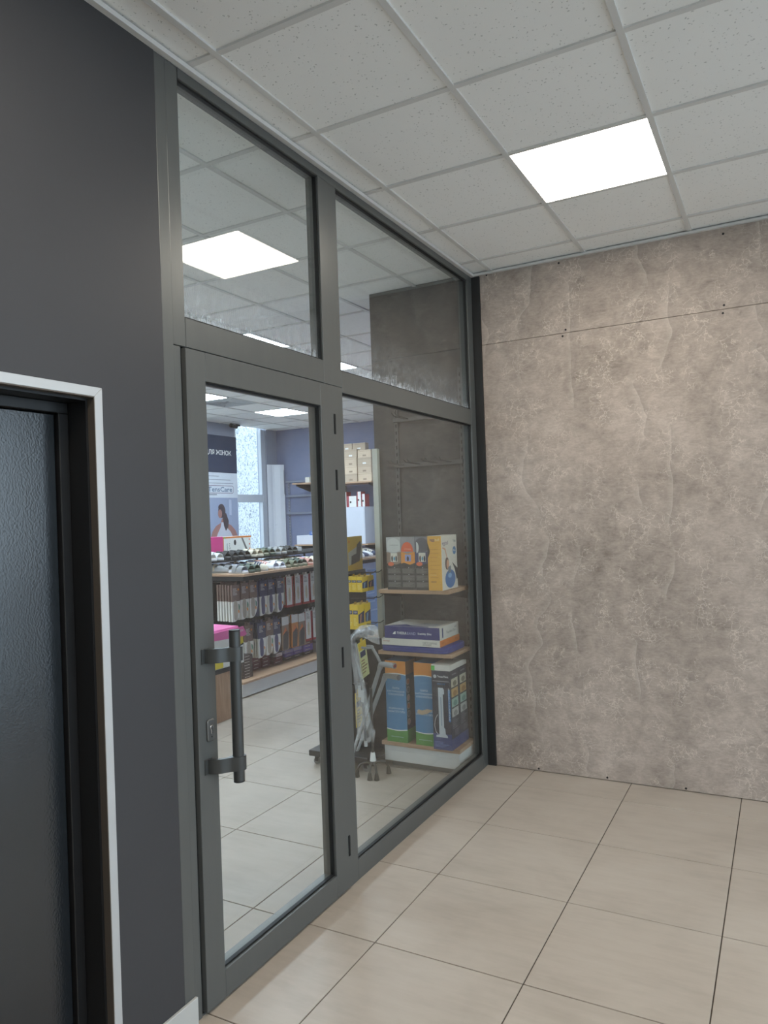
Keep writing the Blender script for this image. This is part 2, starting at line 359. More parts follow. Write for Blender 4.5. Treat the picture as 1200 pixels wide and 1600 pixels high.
for k in range(5):
    r = .27-.052*k; b = MB(); z = H-.004+.004*k
    for a in ((-r, r, -r, -r+.03), (-r, r, r-.03, r), (-r, -r+.03, -r+.03, r-.03), (r-.03, r, -r+.03, r-.03)): b.box(VENT[0]+a[0], VENT[0]+a[1], VENT[1]+a[2], VENT[1]+a[3], z, z+.012)
    b.build('louvre', VM, t)
bx('duct', (VENT[0]-.275, VENT[0]+.275, VENT[1]-.295, VENT[1]+.295, H+.016, H+.028), DARKM, t)
# ---- concrete wall at the end of the lobby (separate sheets, screw heads)
wb = bx('wall_back', (.0, X1, .012, .15, 0, H+.1), PALE); tag(wb, 'grey concrete look panel wall at the end of the lobby', 'wall', kind='structure')
for xa, xb in ((.055, 2.84), (2.842, X1)):
    bx('panel', (xa, xb, 0, .012, .004, 2.743), CONC, wb, bevel=.001); bx('panel', (xa, xb, 0, .012, 2.7455, H), CONC, wb, bevel=.001)
sm = MB().cyl((0, 0, 0), (0, -.0015, 0), .0065, 10).mesh('screw', INK)
for x, z in ((.335, .016), (.76, .018), (1.204, .017), (1.65, .017), (.577, 3.182), (.103, 3.195), (1.506, 3.165), (.585, 2.726), (.605, 2.763), (1.49, 2.722), (1.497, 2.766), (2.3, 2.724), (2.3, 2.765)):
    o = bpy.data.objects.new('screw', sm); C.objects.link(o); o.parent = wb; o.location = (x, 0, z)
# ---- charcoal wall with the recessed side door
wl = MB()
wl.box(-.128, 0, -3.07, -2.786, 0, H+.02); wl.box(-.128, 0, -4.03, -3.07, 2.027, H+.02); wl.box(-.128, 0, Y0, -4.03, 0, H+.02)
wl = wl.build('wall_left', BLACK); tag(wl, 'charcoal laminate wall beside the glazed partition', 'wall', kind='structure')
tr = thing('trim_1', 'silver aluminium edge trim around the dark side door', 'trim', (0, -3.55, 0), kind='structure')
b = MB(); b.prism([(-3.070, 0), (-3.042, 0), (-3.042, 2.055), (-3.070, 2.027)], 0, -.002, .006); b.build('trim_upright', SILVER, tr, bevel=.001)
b = MB(); b.prism([(-4.030, 0), (-4.058, 0), (-4.058, 2.055), (-4.030, 2.027)], 0, -.002, .006); b.build('trim_upright', SILVER, tr, bevel=.001)
b = MB(); b.prism([(-3.0705, 2.0275), (-3.0425, 2.0555), (-4.0575, 2.0555), (-4.0295, 2.0275)], 0, -.002, .006); b.build('trim_head', SILVER, tr, bevel=.001)
b = MB(); b.box(-.022, .005, -3.0725, -3.070, 0, 2.027); b.box(-.022, .005, -4.03, -4.0275, 0, 2.027); b.box(-.022, .005, -4.03, -3.07, 2.0245, 2.027); b.build('inner_return', mat('bronze_return', (96, 88, 80), .45, .3), tr)
d2 = thing('door_2', 'glossy black hammered finish door recessed in the charcoal wall', 'door', (-.15, -3.55, 0), kind='structure')
b = MB()
b.box(-.16, -.022, -3.080, -3.0725, 0, 2.017); b.box(-.16, -.022, -4.0275, -4.02, 0, 2.017); b.box(-.16, -.022, -4.0275, -3.0725, 2.017, 2.0245); b.build('reveal_lining', REVEAL, d2)
b = MB(); b.box(-.16, -.098, -3.112, -3.080, 0, 1.985); b.box(-.16, -.098, -4.02, -3.988, 0, 1.985); b.box(-.16, -.098, -4.02, -3.08, 1.985, 2.017); b.build('door_frame', REVEAL, d2, bevel=.002)
bx('door_leaf', (-.16, -.115, -3.985, -3.115, .006, 1.982), HAMMER, d2, bevel=.002)
bx('door_backing', (-.2, -.165, -4.06, -3.04, 0, 2.06), REVEAL, d2)
bb = thing('baseboard_left', 'light grey tile skirting under the charcoal wall', 'skirting', (.006, -2.9, 0), kind='structure')
bx('skirting_tile', (.0, .012, -3.04, -2.737, 0, .094), BASEB, bb, bevel=.002)
for y in (-4.66, -5.262, -5.864, -6.466): bx('skirting_tile', (0, .012, y, y+.6, 0, .094), BASEB, bb, bevel=.002)
# ---- perimeter ceiling angles and corner filler
tag(bx('trim_2', (0, .022, Y0, -.0, H-.0205, H-.004), RAILM), 'pale angle trim where the ceiling meets the shopfront', 'trim', kind='structure')
tag(bx('trim_3', (.022, X1, -.022, 0, H-.0165, H-.004), RAILM), 'pale angle trim where the ceiling meets the concrete wall', 'trim', kind='structure')
tag(bx('trim_4', (.0008, .0545, -.012, .011, 0, H-.021), mat('black_filler', (40, 41, 42), .45)), 'dark vertical filler strip between partition and concrete wall', 'trim', kind='structure')
# ---- rest of the lobby (behind and beside the viewer)
b = MB(); b.box(X1, X1+.2, Y0, -6.04, 0, H+.1); b.box(X1, X1+.2, -.13, .15, 0, H+.1); b.box(X1, X1+.2, -6.04, -.13, 2.95, H+.1)
tag(b.build('wall_right', LOBBYW), 'plain grey lobby wall with the glazed entrance', 'wall', kind='structure')
tag(bx('wall_front', (-.2, X1+.2, Y0-.2, Y0, 0, H+.1), LOBBYW), 'plain grey lobby wall behind the viewer', 'wall', kind='structure')
w3 = thing('window_3', 'glazed street entrance of the lobby with dark frame', 'window', (X1+.1, -3.65, 0), kind='structure')
my = [-6.04+.975*k for k in range(7)]
for y in my: bx('mullion', (X1+.06, X1+.12, y, y+.06, 0, 2.95), FRAME, w3)
for k in range(6):
    for za, zb in ((2.89, 2.95), (0, .08), (1.05, 1.17)): bx('rail', (X1+.062, X1+.118, my[k]+.06, my[k+1], za, zb), FRAME, w3)
    bx('pane', (X1+.085, X1+.093, my[k]+.06, my[k+1], .08, 2.89), GLASS, w3)
tag(bx('ground', (-14, 14, -16, 14, -.4, -.14), mat('paving_grey', (185, 185, 183), .9)), 'grey paved ground outside the building', 'ground', kind='structure')
# ---- shop shell
b = MB(); b.box(X0-.2, X0, -2.9, -.6, 0, H+.1); b.box(X0-.2, X0, 3.7, 4.88, 0, H+.1); b.box(X0-.2, X0, -.6, 3.7, 0, .9); b.box(X0-.2, X0, 5.72, Y1+.2, 0, H+.1); b.box(X0-.2, X0, 4.88, 5.72, 0, .9)
tag(b.build('wall_shop_left', mat('pale_blue_grey_paint', (150, 156, 172), .85)), 'pale blue grey shop wall with the tall window', 'wall', kind='structure')
tag(bx('wall_shop_back', (X0-.2, .2, Y1, Y1+.2, 0, H+.1), SHOPWALL), 'slate blue back wall of the shop', 'wall', kind='structure')
tag(bx('wall_shop_front', (X0-.2, -.2, -2.98, -2.86, 0, H+.1), PALE), 'white shop wall beside the entrance', 'wall', kind='structure')
tag(bx('wall_shop_right', (-.06, .06, .15, Y1+.2, 0, H+.1), SHOPWALL), 'slate shop wall behind the short grey pier', 'wall', kind='structure')
tag(bx('wall_pier', (-.775, -.0005, .0, .15, 0, H+.1), GREYW), 'short dark grey wall pier behind the display shelves', 'wall', kind='structure')

# ================================================================== GLAZED PARTITION
w1 = thing('window_1', 'anthracite framed glass partition with transom panes', 'window', (-.03, -1.4, 0), kind='structure')
def fr(name, ya, yb, za, zb, xf=0.0, xb=-.066): return bx(name, (xb, xf, ya, yb, za, zb), FRAME, w1, bevel=.0015)
ZT = H-.0205
fr('jamb', -2.785, -2.738, 0, ZT); fr('jamb', -2.7365, -2.703, 0, 2.243, -.004); fr('jamb', -2.7365, -2.679, 2.2445, ZT, -.002)
fr('head', -2.679, 0, 3.158, ZT)
fr('mullion', -1.7465, -1.681, 0, 2.2425); fr('mullion', -1.828, -1.681, 2.2435, 3.158)
fr('transom_rail', -2.679, -1.828, 2.2445, 2.344); fr('transom_rail', -1.681, -.094, 2.2205, 2.319)
fr('jamb', -.094, -.0125, 0, 3.158); fr('sill_rail', -1.681, -.094, 0, .09)
fr('threshold', -2.703, -1.7465, 0, .006, -.008)
def pane(parent, ya, yb, za, zb, xg, mtl, gw=.007):
    bx('pane', (xg-.008, xg, ya, yb, za, zb), mtl, parent)
    b = MB(); xa, xb = xg-.010, xg+.006
    b.box(xa, xb, ya, yb, zb-gw, zb); b.box(xa, xb, ya, yb, za, za+gw); b.box(xa, xb, ya, ya+gw, za+gw, zb-gw); b.box(xa, xb, yb-gw, yb, za+gw, zb-gw)
    b.build('gasket', RUB, parent)
pane(w1, -2.679, -1.828, 2.344, 3.158, -.016, GLASSD); pane(w1, -1.681, -.094, 2.319, 3.158, -.016, GLASSD); pane(w1, -1.681, -.094, .09, 2.2205, -.016, GLASS)
d1 = thing('door_1', 'anthracite framed glass shop door with tubular pull handle', 'door', (-.02, -2.2, 0), kind='structure')
def dr(name, ya, yb, za, zb, xf=.008): return bx(name, (-.06, xf, ya, yb, za, zb), FRAME, d1, bevel=.0015)
dr('door_stile', -2.692, -2.598, .010, 2.2395); dr('door_stile', -1.875, -1.7485, .010, 2.2395)
dr('door_rail', -2.598, -1.875, .010, .104); dr('door_rail', -2.598, -1.875, 2.139, 2.2395)
pane(d1, -2.598, -1.875, .104, 2.139, -.010, GLASS)
bx('seal', (-.05, -.012, -2.7025, -2.6925, .008, 2.2395), RUB, d1); bx('seal', (-.05, -.006, -2.6925, -1.7475, 2.24, 2.2435), RUB, d1)
for z in (2.068, 1.819, 1.029, .192):
    hb = bx('hinge', (.004, .0115, -1.774, -1.762, z-.045, z+.045), SLOT, d1, bevel=.001); hb['label'] = 'small black hinge slot'
    bx('hinge_pin', (.0105, .0135, -1.7655, -1.7625, z-.043, z+.043), FRAME, hb)
HM = mat('handle_anthracite', (74, 76, 76), .32, .4)
HY = -2.575; HX = .078
def spl(P, n=5):
    o = []
    for i in range(len(P)-1):
        a, b_, c_, d_ = P[max(i-1, 0)], P[i], P[i+1], P[min(i+2, len(P)-1)]
        for k in range(n):
            u = k/n; o.append(tuple(.5*(2*b_[q]+(c_[q]-a[q])*u+(2*a[q]-5*b_[q]+4*c_[q]-d_[q])*u*u+(3*b_[q]-a[q]-3*c_[q]+d_[q])*u**3) for q in (0, 1)))
    return o+[tuple(P[-1])]
hd = MB().cyl((HX, HY, .762), (HX, HY, 1.272), .0195, 24).build('pull_handle', HM, d1, smooth=True); hd['label'] = 'dark grey round tube pull handle'
b = MB(); b.cyl((HX, HY, 1.2722), (HX, HY, 1.2775), .0192, 24); b.cyl((HX, HY, .7615), (HX, HY, .7565), .0192, 24); b.build('end_cap', INK, hd)
for z in (1.196, .822):
    # flat curved strap from the stile to the bar
    P = [(.008, -2.655), (.030, -2.650), (.052, -2.635), (.070, -2.610), (.0995, -2.585), (.0995, -2.560), (.082, -2.5535)]
    Q = [(.008, -2.640), (.024, -2.637), (.042, -2.625), (.058, -2.600), (.056, -2.575), (.062, -2.556), (.078, -2.5535)]
    b = MB(); b.prism(spl(P)+spl(Q)[::-1], 2, z-.024, z+.024); b.build('handle_bracket', HM, hd, smooth=True)
    bx('bracket_foot', (.008, .012, -2.668, -2.632, z-.026, z+.026), HM, hd, bevel=.001)
lk = MB().prism([(-2.650, .905), (-2.622, .905), (-2.618, .912), (-2.618, .972), (-2.622, .979), (-2.650, .979), (-2.654, .972), (-2.654, .912)], 0, .008, .016).build('lock_plate', mat('satin_nickel', (120, 121, 120), .35, .7), d1, bevel=.003)
MB().prism(arc(-2.636, .952, .0085, .0085, -PI*.3, PI*1.3, 14)+[(-2.6405, .930), (-2.6315, .930)], 0, .016, .019).build('lock_cylinder', STEEL, lk, bevel=.001)
bx('keyhole', (.019, .0194, -2.6369, -2.6351, .946, .958), SLOT, lk)
bx('screw', (.016, .0168, -2.638, -2.634, .918, .922), SLOT, lk)

# ================================================================== SHOP WINDOW WALL
w2 = thing('window_2', 'tall pale framed shop window looking onto rough stucco', 'window', (X0, 5.3, .9), kind='structure')
WF = mat('white_window_frame', (198, 204, 214), .5)
for a in ((4.88, 4.94, .9, H), (5.62, 5.72, .9, H), (4.94, 5.62, .9, .96), (4.94, 5.62, 1.96, 2.09)): bx('window_frame', (X0-.09, X0-.02, *a), WF, w2, bevel=.004)
bx('glazing_bead', (X0-.07, X0-.01, 5.585, 5.62, 2.09, H), WF, w2); bx('glazing_bead', (X0-.07, X0-.01, 5.585, 5.62, .96, 1.96), WF, w2)
for za, zb in ((.96, 1.96), (2.09, H)): bx('pane', (X0-.06, X0-.052, 4.94, 5.62, za, zb), GLASS, w2)
w4 = thing('added_window_4', 'unseen wide pale framed window added for daylight in the shop', 'window', (X0, 1.5, .9), kind='structure')  # out of view, added to bring more bluish daylight into the shop
wy = [-.6+1.06*k for k in range(5)]
for k in range(5): bx('window_frame', (X0-.09, X0-.02, wy[k], wy[k]+.06, .9, H), WF, w4)
for k in range(4):
    for za, zb in ((.9, .96), (1.96, 2.09)): bx('window_frame', (X0-.088, X0-.022, wy[k]+.06, wy[k+1], za, zb), WF, w4)
    for za, zb in ((.96, 1.96), (2.09, H)): bx('pane', (X0-.06, X0-.052, wy[k]+.06, wy[k+1], za, zb), GLASS, w4)
tag(bx('wall_outside', (X0-1.9, X0-1.7, 5.9, 10, -.13, 5.0), STUCCO), 'rough pale stucco wall outside the shop window', 'wall', kind='structure')

# ================================================================== DISPLAY SHELVES ON THE GREY PIER
SLOTM = mat('slotted_rail_grey', (96, 94, 92), .5, .3)
def slotted(name, x0, y, z0, z1, label, group=None, w=.028, mtl=None):
    t = thing(name, label, 'shelf rail', (x0, y, z0), group)
    bx('channel', (x0-w/2, x0+w/2, y-.012, y, z0, z1), mtl or SLOTM, t, bevel=.002)
    b = MB(); z = z0+.04
    while z < z1-.05: b.box(x0-.004, x0+.004, y-.0126, y-.0118, z, z+.024); z += .05
    tag(b.build('slots', SLOT, t), kind='stuff'); return t
slotted('slotted_rail', -.592, -.0005, .17, 2.62, 'slotted grey shelf rail left on the grey pier', 'slotted rails on the pier')
slotted('slotted_rail', -.107, -.0005, .17, 2.62, 'slotted grey shelf rail right on the grey pier', 'slotted rails on the pier')
def hookbar(z, xs, label):
    t = thing('hook_bar', label, 'hook bar', (-.35, -.02, z), 'hook bars above the boxes')
    bx('bar', (-.605, -.095, -.030, -.0135, z-.015, z+.015), SLOTM, t, bevel=.002)
    for x in xs:
        for dx in (-.012, .012):
            MB().tube([(x+dx, -.030, z), (x+dx, -.20, z+.006), (x+dx, -.23, z+.022)], .0022, 6).build('hook', DARKM, t)
hookbar(2.31, (-.50, -.28), 'dark hook bar high on the pier with two empty hooks')
hookbar(1.995, (-.54, -.42, -.29, -.19), 'dark hook bar on the pier with four empty hooks')
tag(bx('edge_board', (-.778, -.738, -.034, -.0005, 0, 2.125), mat('ivory_board_edge', (214, 216, 206), .5), org=(-.758, -.017, 0)), 'tall narrow ivory board edge at the end of the grey pier', 'board')
def shelf(z, y0, x0, x1, label):
    t = thing('wall_shelf', label, 'shelf', ((x0+x1)/2, -.17, z), 'oak shelves on the pier')
    bx('board', (x0, x1, y0, -.016, z-.024, z), WOOD, t, bevel=.001)
    for x in (-.592, -.107):
        b = MB(); b.prism([(-.0135, z-.0245), (y0+.03, z-.0245), (y0+.03, z-.034), (-.0135, z-.085)], 0, x-.003, x+.003); b.build('bracket', DARKM, t)
    return t
shelf(1.172, -.345, -.590, -.096, 'upper oak shelf carrying the exercise ball boxes')
shelf(.770, -.325, -.620, -.096, 'lower oak shelf carrying the flat boxes and mat')
t = thing('display_plinth', 'low white display plinth with oak top at the window', 'plinth', (-.35, -.16, 0))
bx('oak_top', (-.628, -.072, -.305, -.036, .147, .172), WOOD, t, bevel=.001); bx('front_panel', (-.612, -.082, -.296, -.278, .045, .147), WHITE, t, bevel=.001)
bx('side_panel', (-.100, -.082, -.278, -.036, .045, .147), WHITE, t); bx('side_panel', (-.612, -.594, -.278, -.036, .045, .147), WHITE, t); bx('kick_base', (-.58, -.115, -.25, -.045, 0, .045), mat('plinth_grey', (150, 148, 144), .6), t)

def cols(n, c, r=.45): return mat(n, c, r)
# --- upper shelf: three exercise ball boxes and the egg ball box
GREYTXT = cols('grey_small_print', (126, 122, 116)); CHAR = cols('box_charcoal', (66, 62, 58))
def ballbox(x0, x1, kind, label):
    z0, z1, y0, y1 = 1.1725, 1.512, -.342, -.112
    t = thing('ball_box', label, 'box', ((x0+x1)/2, -.23, z0), 'exercise ball boxes on the upper shelf')
    body = bx('carton', (x0, x1, y0, y1, z0, z1), CHAR if kind else CHAR, t, bevel=.0012)
    top, midc = {'silver': (cols('box_silver', (186, 186, 184)), cols('box_taupe', (148, 128, 112))), 'orange': (cols('box_grey_top', (150, 150, 152)), cols('box_orange', (226, 150, 66))),
                 'navy': (cols('box_slate_top', (122, 124, 130)), cols('box_indigo', (78, 76, 108)))}[kind]
    w = x1-x0; xm = (x0+x1)/2; L = y0-.0006
    wv = [(x0+w*k/10, z0+.168+.006*math.sin(k*.75)) for k in range(11)]; tb = [(x0+w*k/10, z0+.238+.006*math.sin(k*.75+1)) for k in range(11)]
    MB().prism(wv+tb[::-1], 1, y0, L).build('printed_band', midc, t)
    MB().prism(tb+[(x1, z1), (x0, z1)], 1, y0, L).build('printed_top', top, t)
    if kind != 'orange':
        ball = cols('ball_print_pale', (206, 208, 204)) if kind == 'silver' else cols('ball_print_dark', (92, 92, 98))
        MB().prism(arc(xm, z1-.010-.035, w*.46, .038, 0, PI, 12)+arc(xm, z0+.262, w*.46, .02, PI, 2*PI, 12), 1, L, L-.0004).build('ball_picture', ball, t)
        if kind == 'navy': MB().prism(arc(x0+.012, z0+.27, .017, .036, -PI/2, PI/2, 10), 1, L-.0004, L-.0008).build('ball_picture', cols('ball_print_pale', (206, 208, 204)), t)
        bx('photo_print', (xm-.022, xm+.026, L-.0006, L, z0+.180, z0+.236), cols('photo_cream', (222, 218, 204)), t)
        for k, (a, c) in enumerate(((-.012, (70, 60, 60)), (.004, (80, 150, 180)), (.018, (60, 60, 66)))): MB().prism(arc(xm+a, z0+.200, .006, .02-.006*(k == 1), 0, 2*PI, 10)[:-1], 1, L-.0006, L-.001).build('figure_print', cols('fig%d' % k, c), t)
        MB().prism(arc(x0+.03, z0+.166, .022, .013, 0, 2*PI, 14)[:-1], 1, L, L-.0005).build('sticker', cols('label_coral', (222, 112, 74)), t)
        if kind == 'silver': text('GYMNASTIC BALL', INK, t, (xm+.005, L-.0006, z1-.052), w*.6)
    else:
        MB().prism(arc(xm-.004, z0+.245, w*.44, .062, 0, PI, 14), 1, L, L-.0004).build('ball_picture', cols('ball_print_orange', (226, 106, 66)), t)
        text('GYM BALL', cols('coral_light', (240, 190, 160)), t, (xm, L-.0006, z0+.262), w*.5)
        bx('photo_print', (xm-.02, xm+.022, L-.0006, L, z0+.183, z0+.226), cols('photo_lilac', (150, 160, 206)), t); MB().prism(arc(xm, z0+.200, .008, .016, 0, 2*PI, 10)[:-1], 1, L-.0006, L-.001).build('figure_print', cols('fig0', (70, 60, 60)), t)
    for k in range(3):
        zt = z0+.138-.044*k; bx('text_panel', (x0+.005, x1-.004, L-.0004, L, zt-.034, zt), cols('panel_grey', (92, 88, 84)), t)
        lines(t, GREYTXT, '-y', x0+.008, x1-.007, zt-.003, zt-.032, 7, L-.0006, .5, seed=k+int(x0*1000)); disc('bullet', WHT, t, '-y', (xm+.004, zt+.005), .0022, L)
ballbox(-.523, -.4195, 'silver', 'exercise ball box with silver top and taupe band, leftmost on the upper shelf')
ballbox(-.4185, -.3195, 'orange', 'exercise ball box with orange ball print between the silver and navy ones')
ballbox(-.3185, -.2215, 'navy', 'exercise ball box with indigo band next to the yellow box')
t = thing('egg_ball_box', 'yellow fronted exercise ball box with white side on the upper shelf', 'box', (-.17, -.24, 1.1725))
a0, a1, b0, b1, z0, z1 = -.2195, -.124, -.362, -.118, 1.1725, 1.515
bx('carton', (a0, a1, b0, b1, z0, z1), cols('carton_white', (226, 220, 208)), t, bevel=.0015)
YEL = cols('box_amber', (228, 172, 66)); bx('printed_front', (a0+.001, a1-.001, b0-.0006, b0, z0+.001, z1-.001), YEL, t)
MB().prism([(a0, z1-.04), (a0, z1-.14), (a0+.012, z1-.115), (a0+.017, z1-.095), (a0+.010, z1-.07)], 1, b0-.0006, b0-.0012).build('wave_print', CHAR, t)
LX = b0-.0014
text('egg', cols('print_purple', (92, 56, 100)), t, (a0+.034, LX, z1-.028), .032, bold=.01); text('ball', cols('print_cream', (242, 222, 170)), t, (a0+.068, LX, z1-.024), .028, bold=.01)
lines(t, cols('amber_print', (206, 148, 60)), '-y', a0+.015, a1-.015, z0+.26, z0+.06, 8, LX, .12, seed=3); lines(t, cols('amber_print_dark', (150, 100, 50)), '-y', a0+.018, a1-.016, z0+.058, z0+.050, 1, LX, .6)
text('Fit & Sitting', cols('print_cream', (242, 222, 170)), t, (a0+.036, LX, z0+.098), .04)
LX = a1+.0006
text('eggball', cols('print_purple', (92, 56, 100)), t, (LX, b0+.058, z1-.050), .09, '+x'); text('Togu', cols('print_teal', (40, 90, 90)), t, (LX, b1-.040, z1-.040), .045, '+x', bold=.01)
disc('round_sticker', cols('print_blue', (52, 122, 178)), t, '+x', (b1-.044, z1-.100), .026, a1); text('90cm', WHT, t, (a1+.0012, b1-.044, z1-.100), .038, '+x', bold=.01)
bb_ = cols('ball_print_blue', (66, 116, 176)); MB().prism(arc(b0+.125, z0+.066, .080, .058, 0, 2*PI, 22)[:-1], 0, a1, a1+.0006).build('ball_picture', bb_, t); MB().prism(arc(b0+.118, z0+.088, .03, .016, 0, 2*PI, 12)[:-1], 0, a1+.0006, a1+.001).build('ball_glint', cols('print_sky', (140, 180, 220)), t)
SK = cols('print_skin', (214, 160, 128)); MB().prism([(b0+.010, z1-.078), (b0+.022, z1-.072), (b0+.060, z1-.082), (b0+.085, z1-.140), (b0+.075, z1-.140), (b0+.052, z1-.092)], 0, a1, a1+.0006).build('figure_arm', SK, t)
MB().prism(arc(b0+.080, z0+.165, .030, .040, 0, 2*PI, 16)[:-1], 0, a1, a1+.0005).build('figure_hair', cols('print_brown', (84, 54, 44)), t); MB().prism(arc(b0+.090, z0+.160, .020, .030, 0, 2*PI, 14)[:-1], 0, a1+.0005, a1+.0009).build('figure_face', SK, t)
MB().prism([(b0+.09, z0+.14), (b0+.135, z0+.15), (b0+.14, z0+.11), (b0+.10, z0+.10)], 0, a1+.0006, a1+.001).build('figure_shirt', cols('print_greyblue', (110, 122, 134)), t)
MB().prism([(b0+.16, z0+.17), (b0+.243, z0+.125), (b0+.243, z0+.060), (b0+.225, z0+.055), (b0+.20, z0+.12)], 0, a1, a1+.0005).build('figure_legs', INK, t)
# --- lower shelf: stability disc box, thin box, blue mat
NAVY = cols('box_navy', (58, 60, 116)); OFFW = cols('box_offwhite', (216, 212, 204)); ORG = cols('box_orange_side', (218, 128, 58))
t = thing('folded_mat', 'rounded blue foam mat lying under the flat boxes', 'mat', (-.36, -.18, .7702))
def rrect(x0, x1, y0, y1, r): return arc(x1-r, y1-r, r, r, 0, PI/2, 5)+arc(x0+r, y1-r, r, r, PI/2, PI, 5)+arc(x0+r, y0+r, r, r, PI, 1.5*PI, 5)+arc(x1-r, y0+r, r, r, 1.5*PI, 2*PI, 5)
MB().prism(rrect(-.600, -.118, -.338, -.020, .05), 2, .7702, .813).build('foam', cols('mat_blue', (56, 66, 138), .7), t, bevel=.010, seg=3, smooth=True)
MB().prism(rrect(-.6005, -.1175, -.3385, -.0195, .05), 2, .790, .7925).build('fold_line', cols('mat_blue_dark', (40, 48, 108), .7), t)
t = thing('thin_box', 'thin white box with orange side between mat and navy box', 'box', (-.37, -.18, .8135))
bx('carton', (-.580, -.165, -.344, -.028, .8135, .8555), OFFW, t, bevel=.001); bx('printed_side', (-.165, -.1644, -.343, -.029, .8145, .8545), ORG, t)
text('ORTOSPINE', cols('print_grey', (110, 108, 106)), t, (-.235, -.3446, .838), .10); lines(t, GREYTXT, '-y', -.285, -.185, .829, .820, 2, -.3446, .45); text('Aktiv', cols('print_brownorange', (150, 84, 40)), t, (-.1638, -.085, .836), .05, '+x'); text('AKTIV', cols('print_brownorange', (150, 84, 40)), t, (-.1638, -.30, .836), .045, '+x'); text('massage', cols('print_rust', (190, 110, 80)), t, (-.545, -.3446, .838), .05)
t = thing('disc_box', 'navy fronted white carton on top of the flat stack, lower shelf', 'box', (-.36, -.19, .856))
bx('carton', (-.562, -.168, -.336, -.032, .856, .9365), OFFW, t, bevel=.0012); bx('printed_front', (-.561, -.1685, -.3366, -.336, .8575, .9355), NAVY, t)
MB().prism([(-.562, -.336), (-.25, -.336), (-.25, -.315), (-.38, -.295), (-.44, -.25), (-.52, -.30)], 2, .9365, .9371).build('printed_top', NAVY, t); MB().prism([(-.40, -.29), (-.21, -.31), (-.20, -.2), (-.34, -.17)], 2, .9365, .937).build('top_photo', cols('photo_grey', (176, 178, 180)), t)
text('THERA', WHT, t, (-.436, -.3372, .893), .072, bold=.006, height=.017); text('BAND', cols('print_lilac', (176, 178, 206)), t, (-.366, -.3372, .893), .060, height=.017); text('Stability Disc', WHT, t, (-.272, -.3372, .8925), .098, bold=.012, height=.016)
MB().prism([(-.502, .884), (-.480, .884), (-.480, .902), (-.486, .902), (-.489, .897), (-.493, .897)], 1, -.3366, -.337).build('logo_mark', WHT, t)
text('TheraBand Disc', cols('print_grey', (110, 108, 106)), t, (-.1674, -.16, .893), .15, '+x'); bx('side_logo', (-.168, -.1674, -.300, -.283, .868, .928), NAVY, t); lines(t, GREYTXT, '+x', -.10, -.045, .915, .905, 2, -.1674, .5)
# --- plinth: two lamp boxes, two dark boxes behind each other
LB, LO, LG = cols('lamp_box_blue', (84, 140, 184)), cols('lamp_box_orange', (222, 146, 68)), cols('lamp_box_green', (92, 152, 72)); LD = cols('lamp_box_slate', (66, 68, 76))
def lampbox(x0, x1, y0, torn, label):
    z0, z1 = .1722, .702; t = thing('lamp_box', label, 'box', ((x0+x1)/2, y0+.075, z0), 'blue lamp boxes on the plinth')
    bx('carton', (x0, x1, y0, y0+.15, z0, z1), LB, t, bevel=.0012); w = x1-x0; L = y0-.0006
    cv = lambda z, a: [(x0+w*k/10, z+a*math.sin(PI*k/10)) for k in range(11)]
    MB().prism([(x0, z0), (x1, z0)]+cv(z0+.082, -.008)[::-1], 1, y0, L).build('green_band', LG, t); MB().prism(cv(z1-.085, .006)+[(x1, z1), (x0, z1)], 1, y0, L).build('orange_band', LO, t)
    MB().prism(cv(z0+.082, -.008)+cv(z0+.088, -.008)[::-1], 1, L, L-.0003).build('white_line', WHT, t); MB().prism(cv(z1-.091, .006)+cv(z1-.085, .006)[::-1], 1, L, L-.0003).build('white_line', WHT, t)
    xm = (x0+x1)/2; PW = cols('print_paleblue', (206, 222, 236))
    for s_, dz, ww in (('ЛАМПА', .352, .055), ('БАКТЕРИЦИДНАЯ', .330, .125), ('КЛАССИЧЕСКАЯ', .311, .112), ('РЕЦИРКУЛЯТОР', .218, .110), ('ЗАКРЫТОГО ТИПА', .199, .125)): text(s_, PW, t, (xm, L-.0004, z0+dz), ww, height=.013, bold=.012)
    text('www.praimed.ua', PW, t, (xm, L-.0006, z0+.035), .09, height=.010)
    if torn: MB().prism([(xm-.055, z0+.205), (xm-.02, z0+.195), (xm+.02, z0+.207), (xm+.045, z0+.222), (xm+.058, z0+.232), (xm+.02, z0+.236), (xm-.02, z0+.224), (xm-.045, z0+.230)], 1, L-.0006, L-.0010).build('torn_patch', cols('torn_paper', (196, 176, 150)), t)
    bx('side_print', (x1, x1+.0006, y0+.001, y0+.149, z0+.085, z1-.088), LD, t); bx('green_band', (x1, x1+.0005, y0+.001, y0+.149, z0+.001, z0+.085), LG, t); bx('orange_band', (x1, x1+.0005, y0+.001, y0+.149, z1-.088, z1-.001), cols('lamp_box_brown', (140, 96, 56)), t)
    for k in range(6): disc('ring_picture', cols('ring_grey', (170, 168, 164)), t, '+x', (y0+.028, z1-.135-.052*k), .021, x1+.0006); disc('picture_centre', cols('pc%d' % (k % 3), ((150, 90, 60), (90, 92, 96), (160, 130, 120))[k % 3]), t, '+x', (y0+.028, z1-.135-.052*k), .017, x1+.0012, t=.0004)
lampbox(-.587, -.437, -.300, False, 'blue lamp box with orange top, nearest the crutches')
lampbox(-.376, -.240, -.300, True, 'blue lamp box with a torn patch beside the dark box')
DB = cols('dark_box_body', (52, 54, 66)); DBL = cols('dark_box_blue', (62, 74, 122))
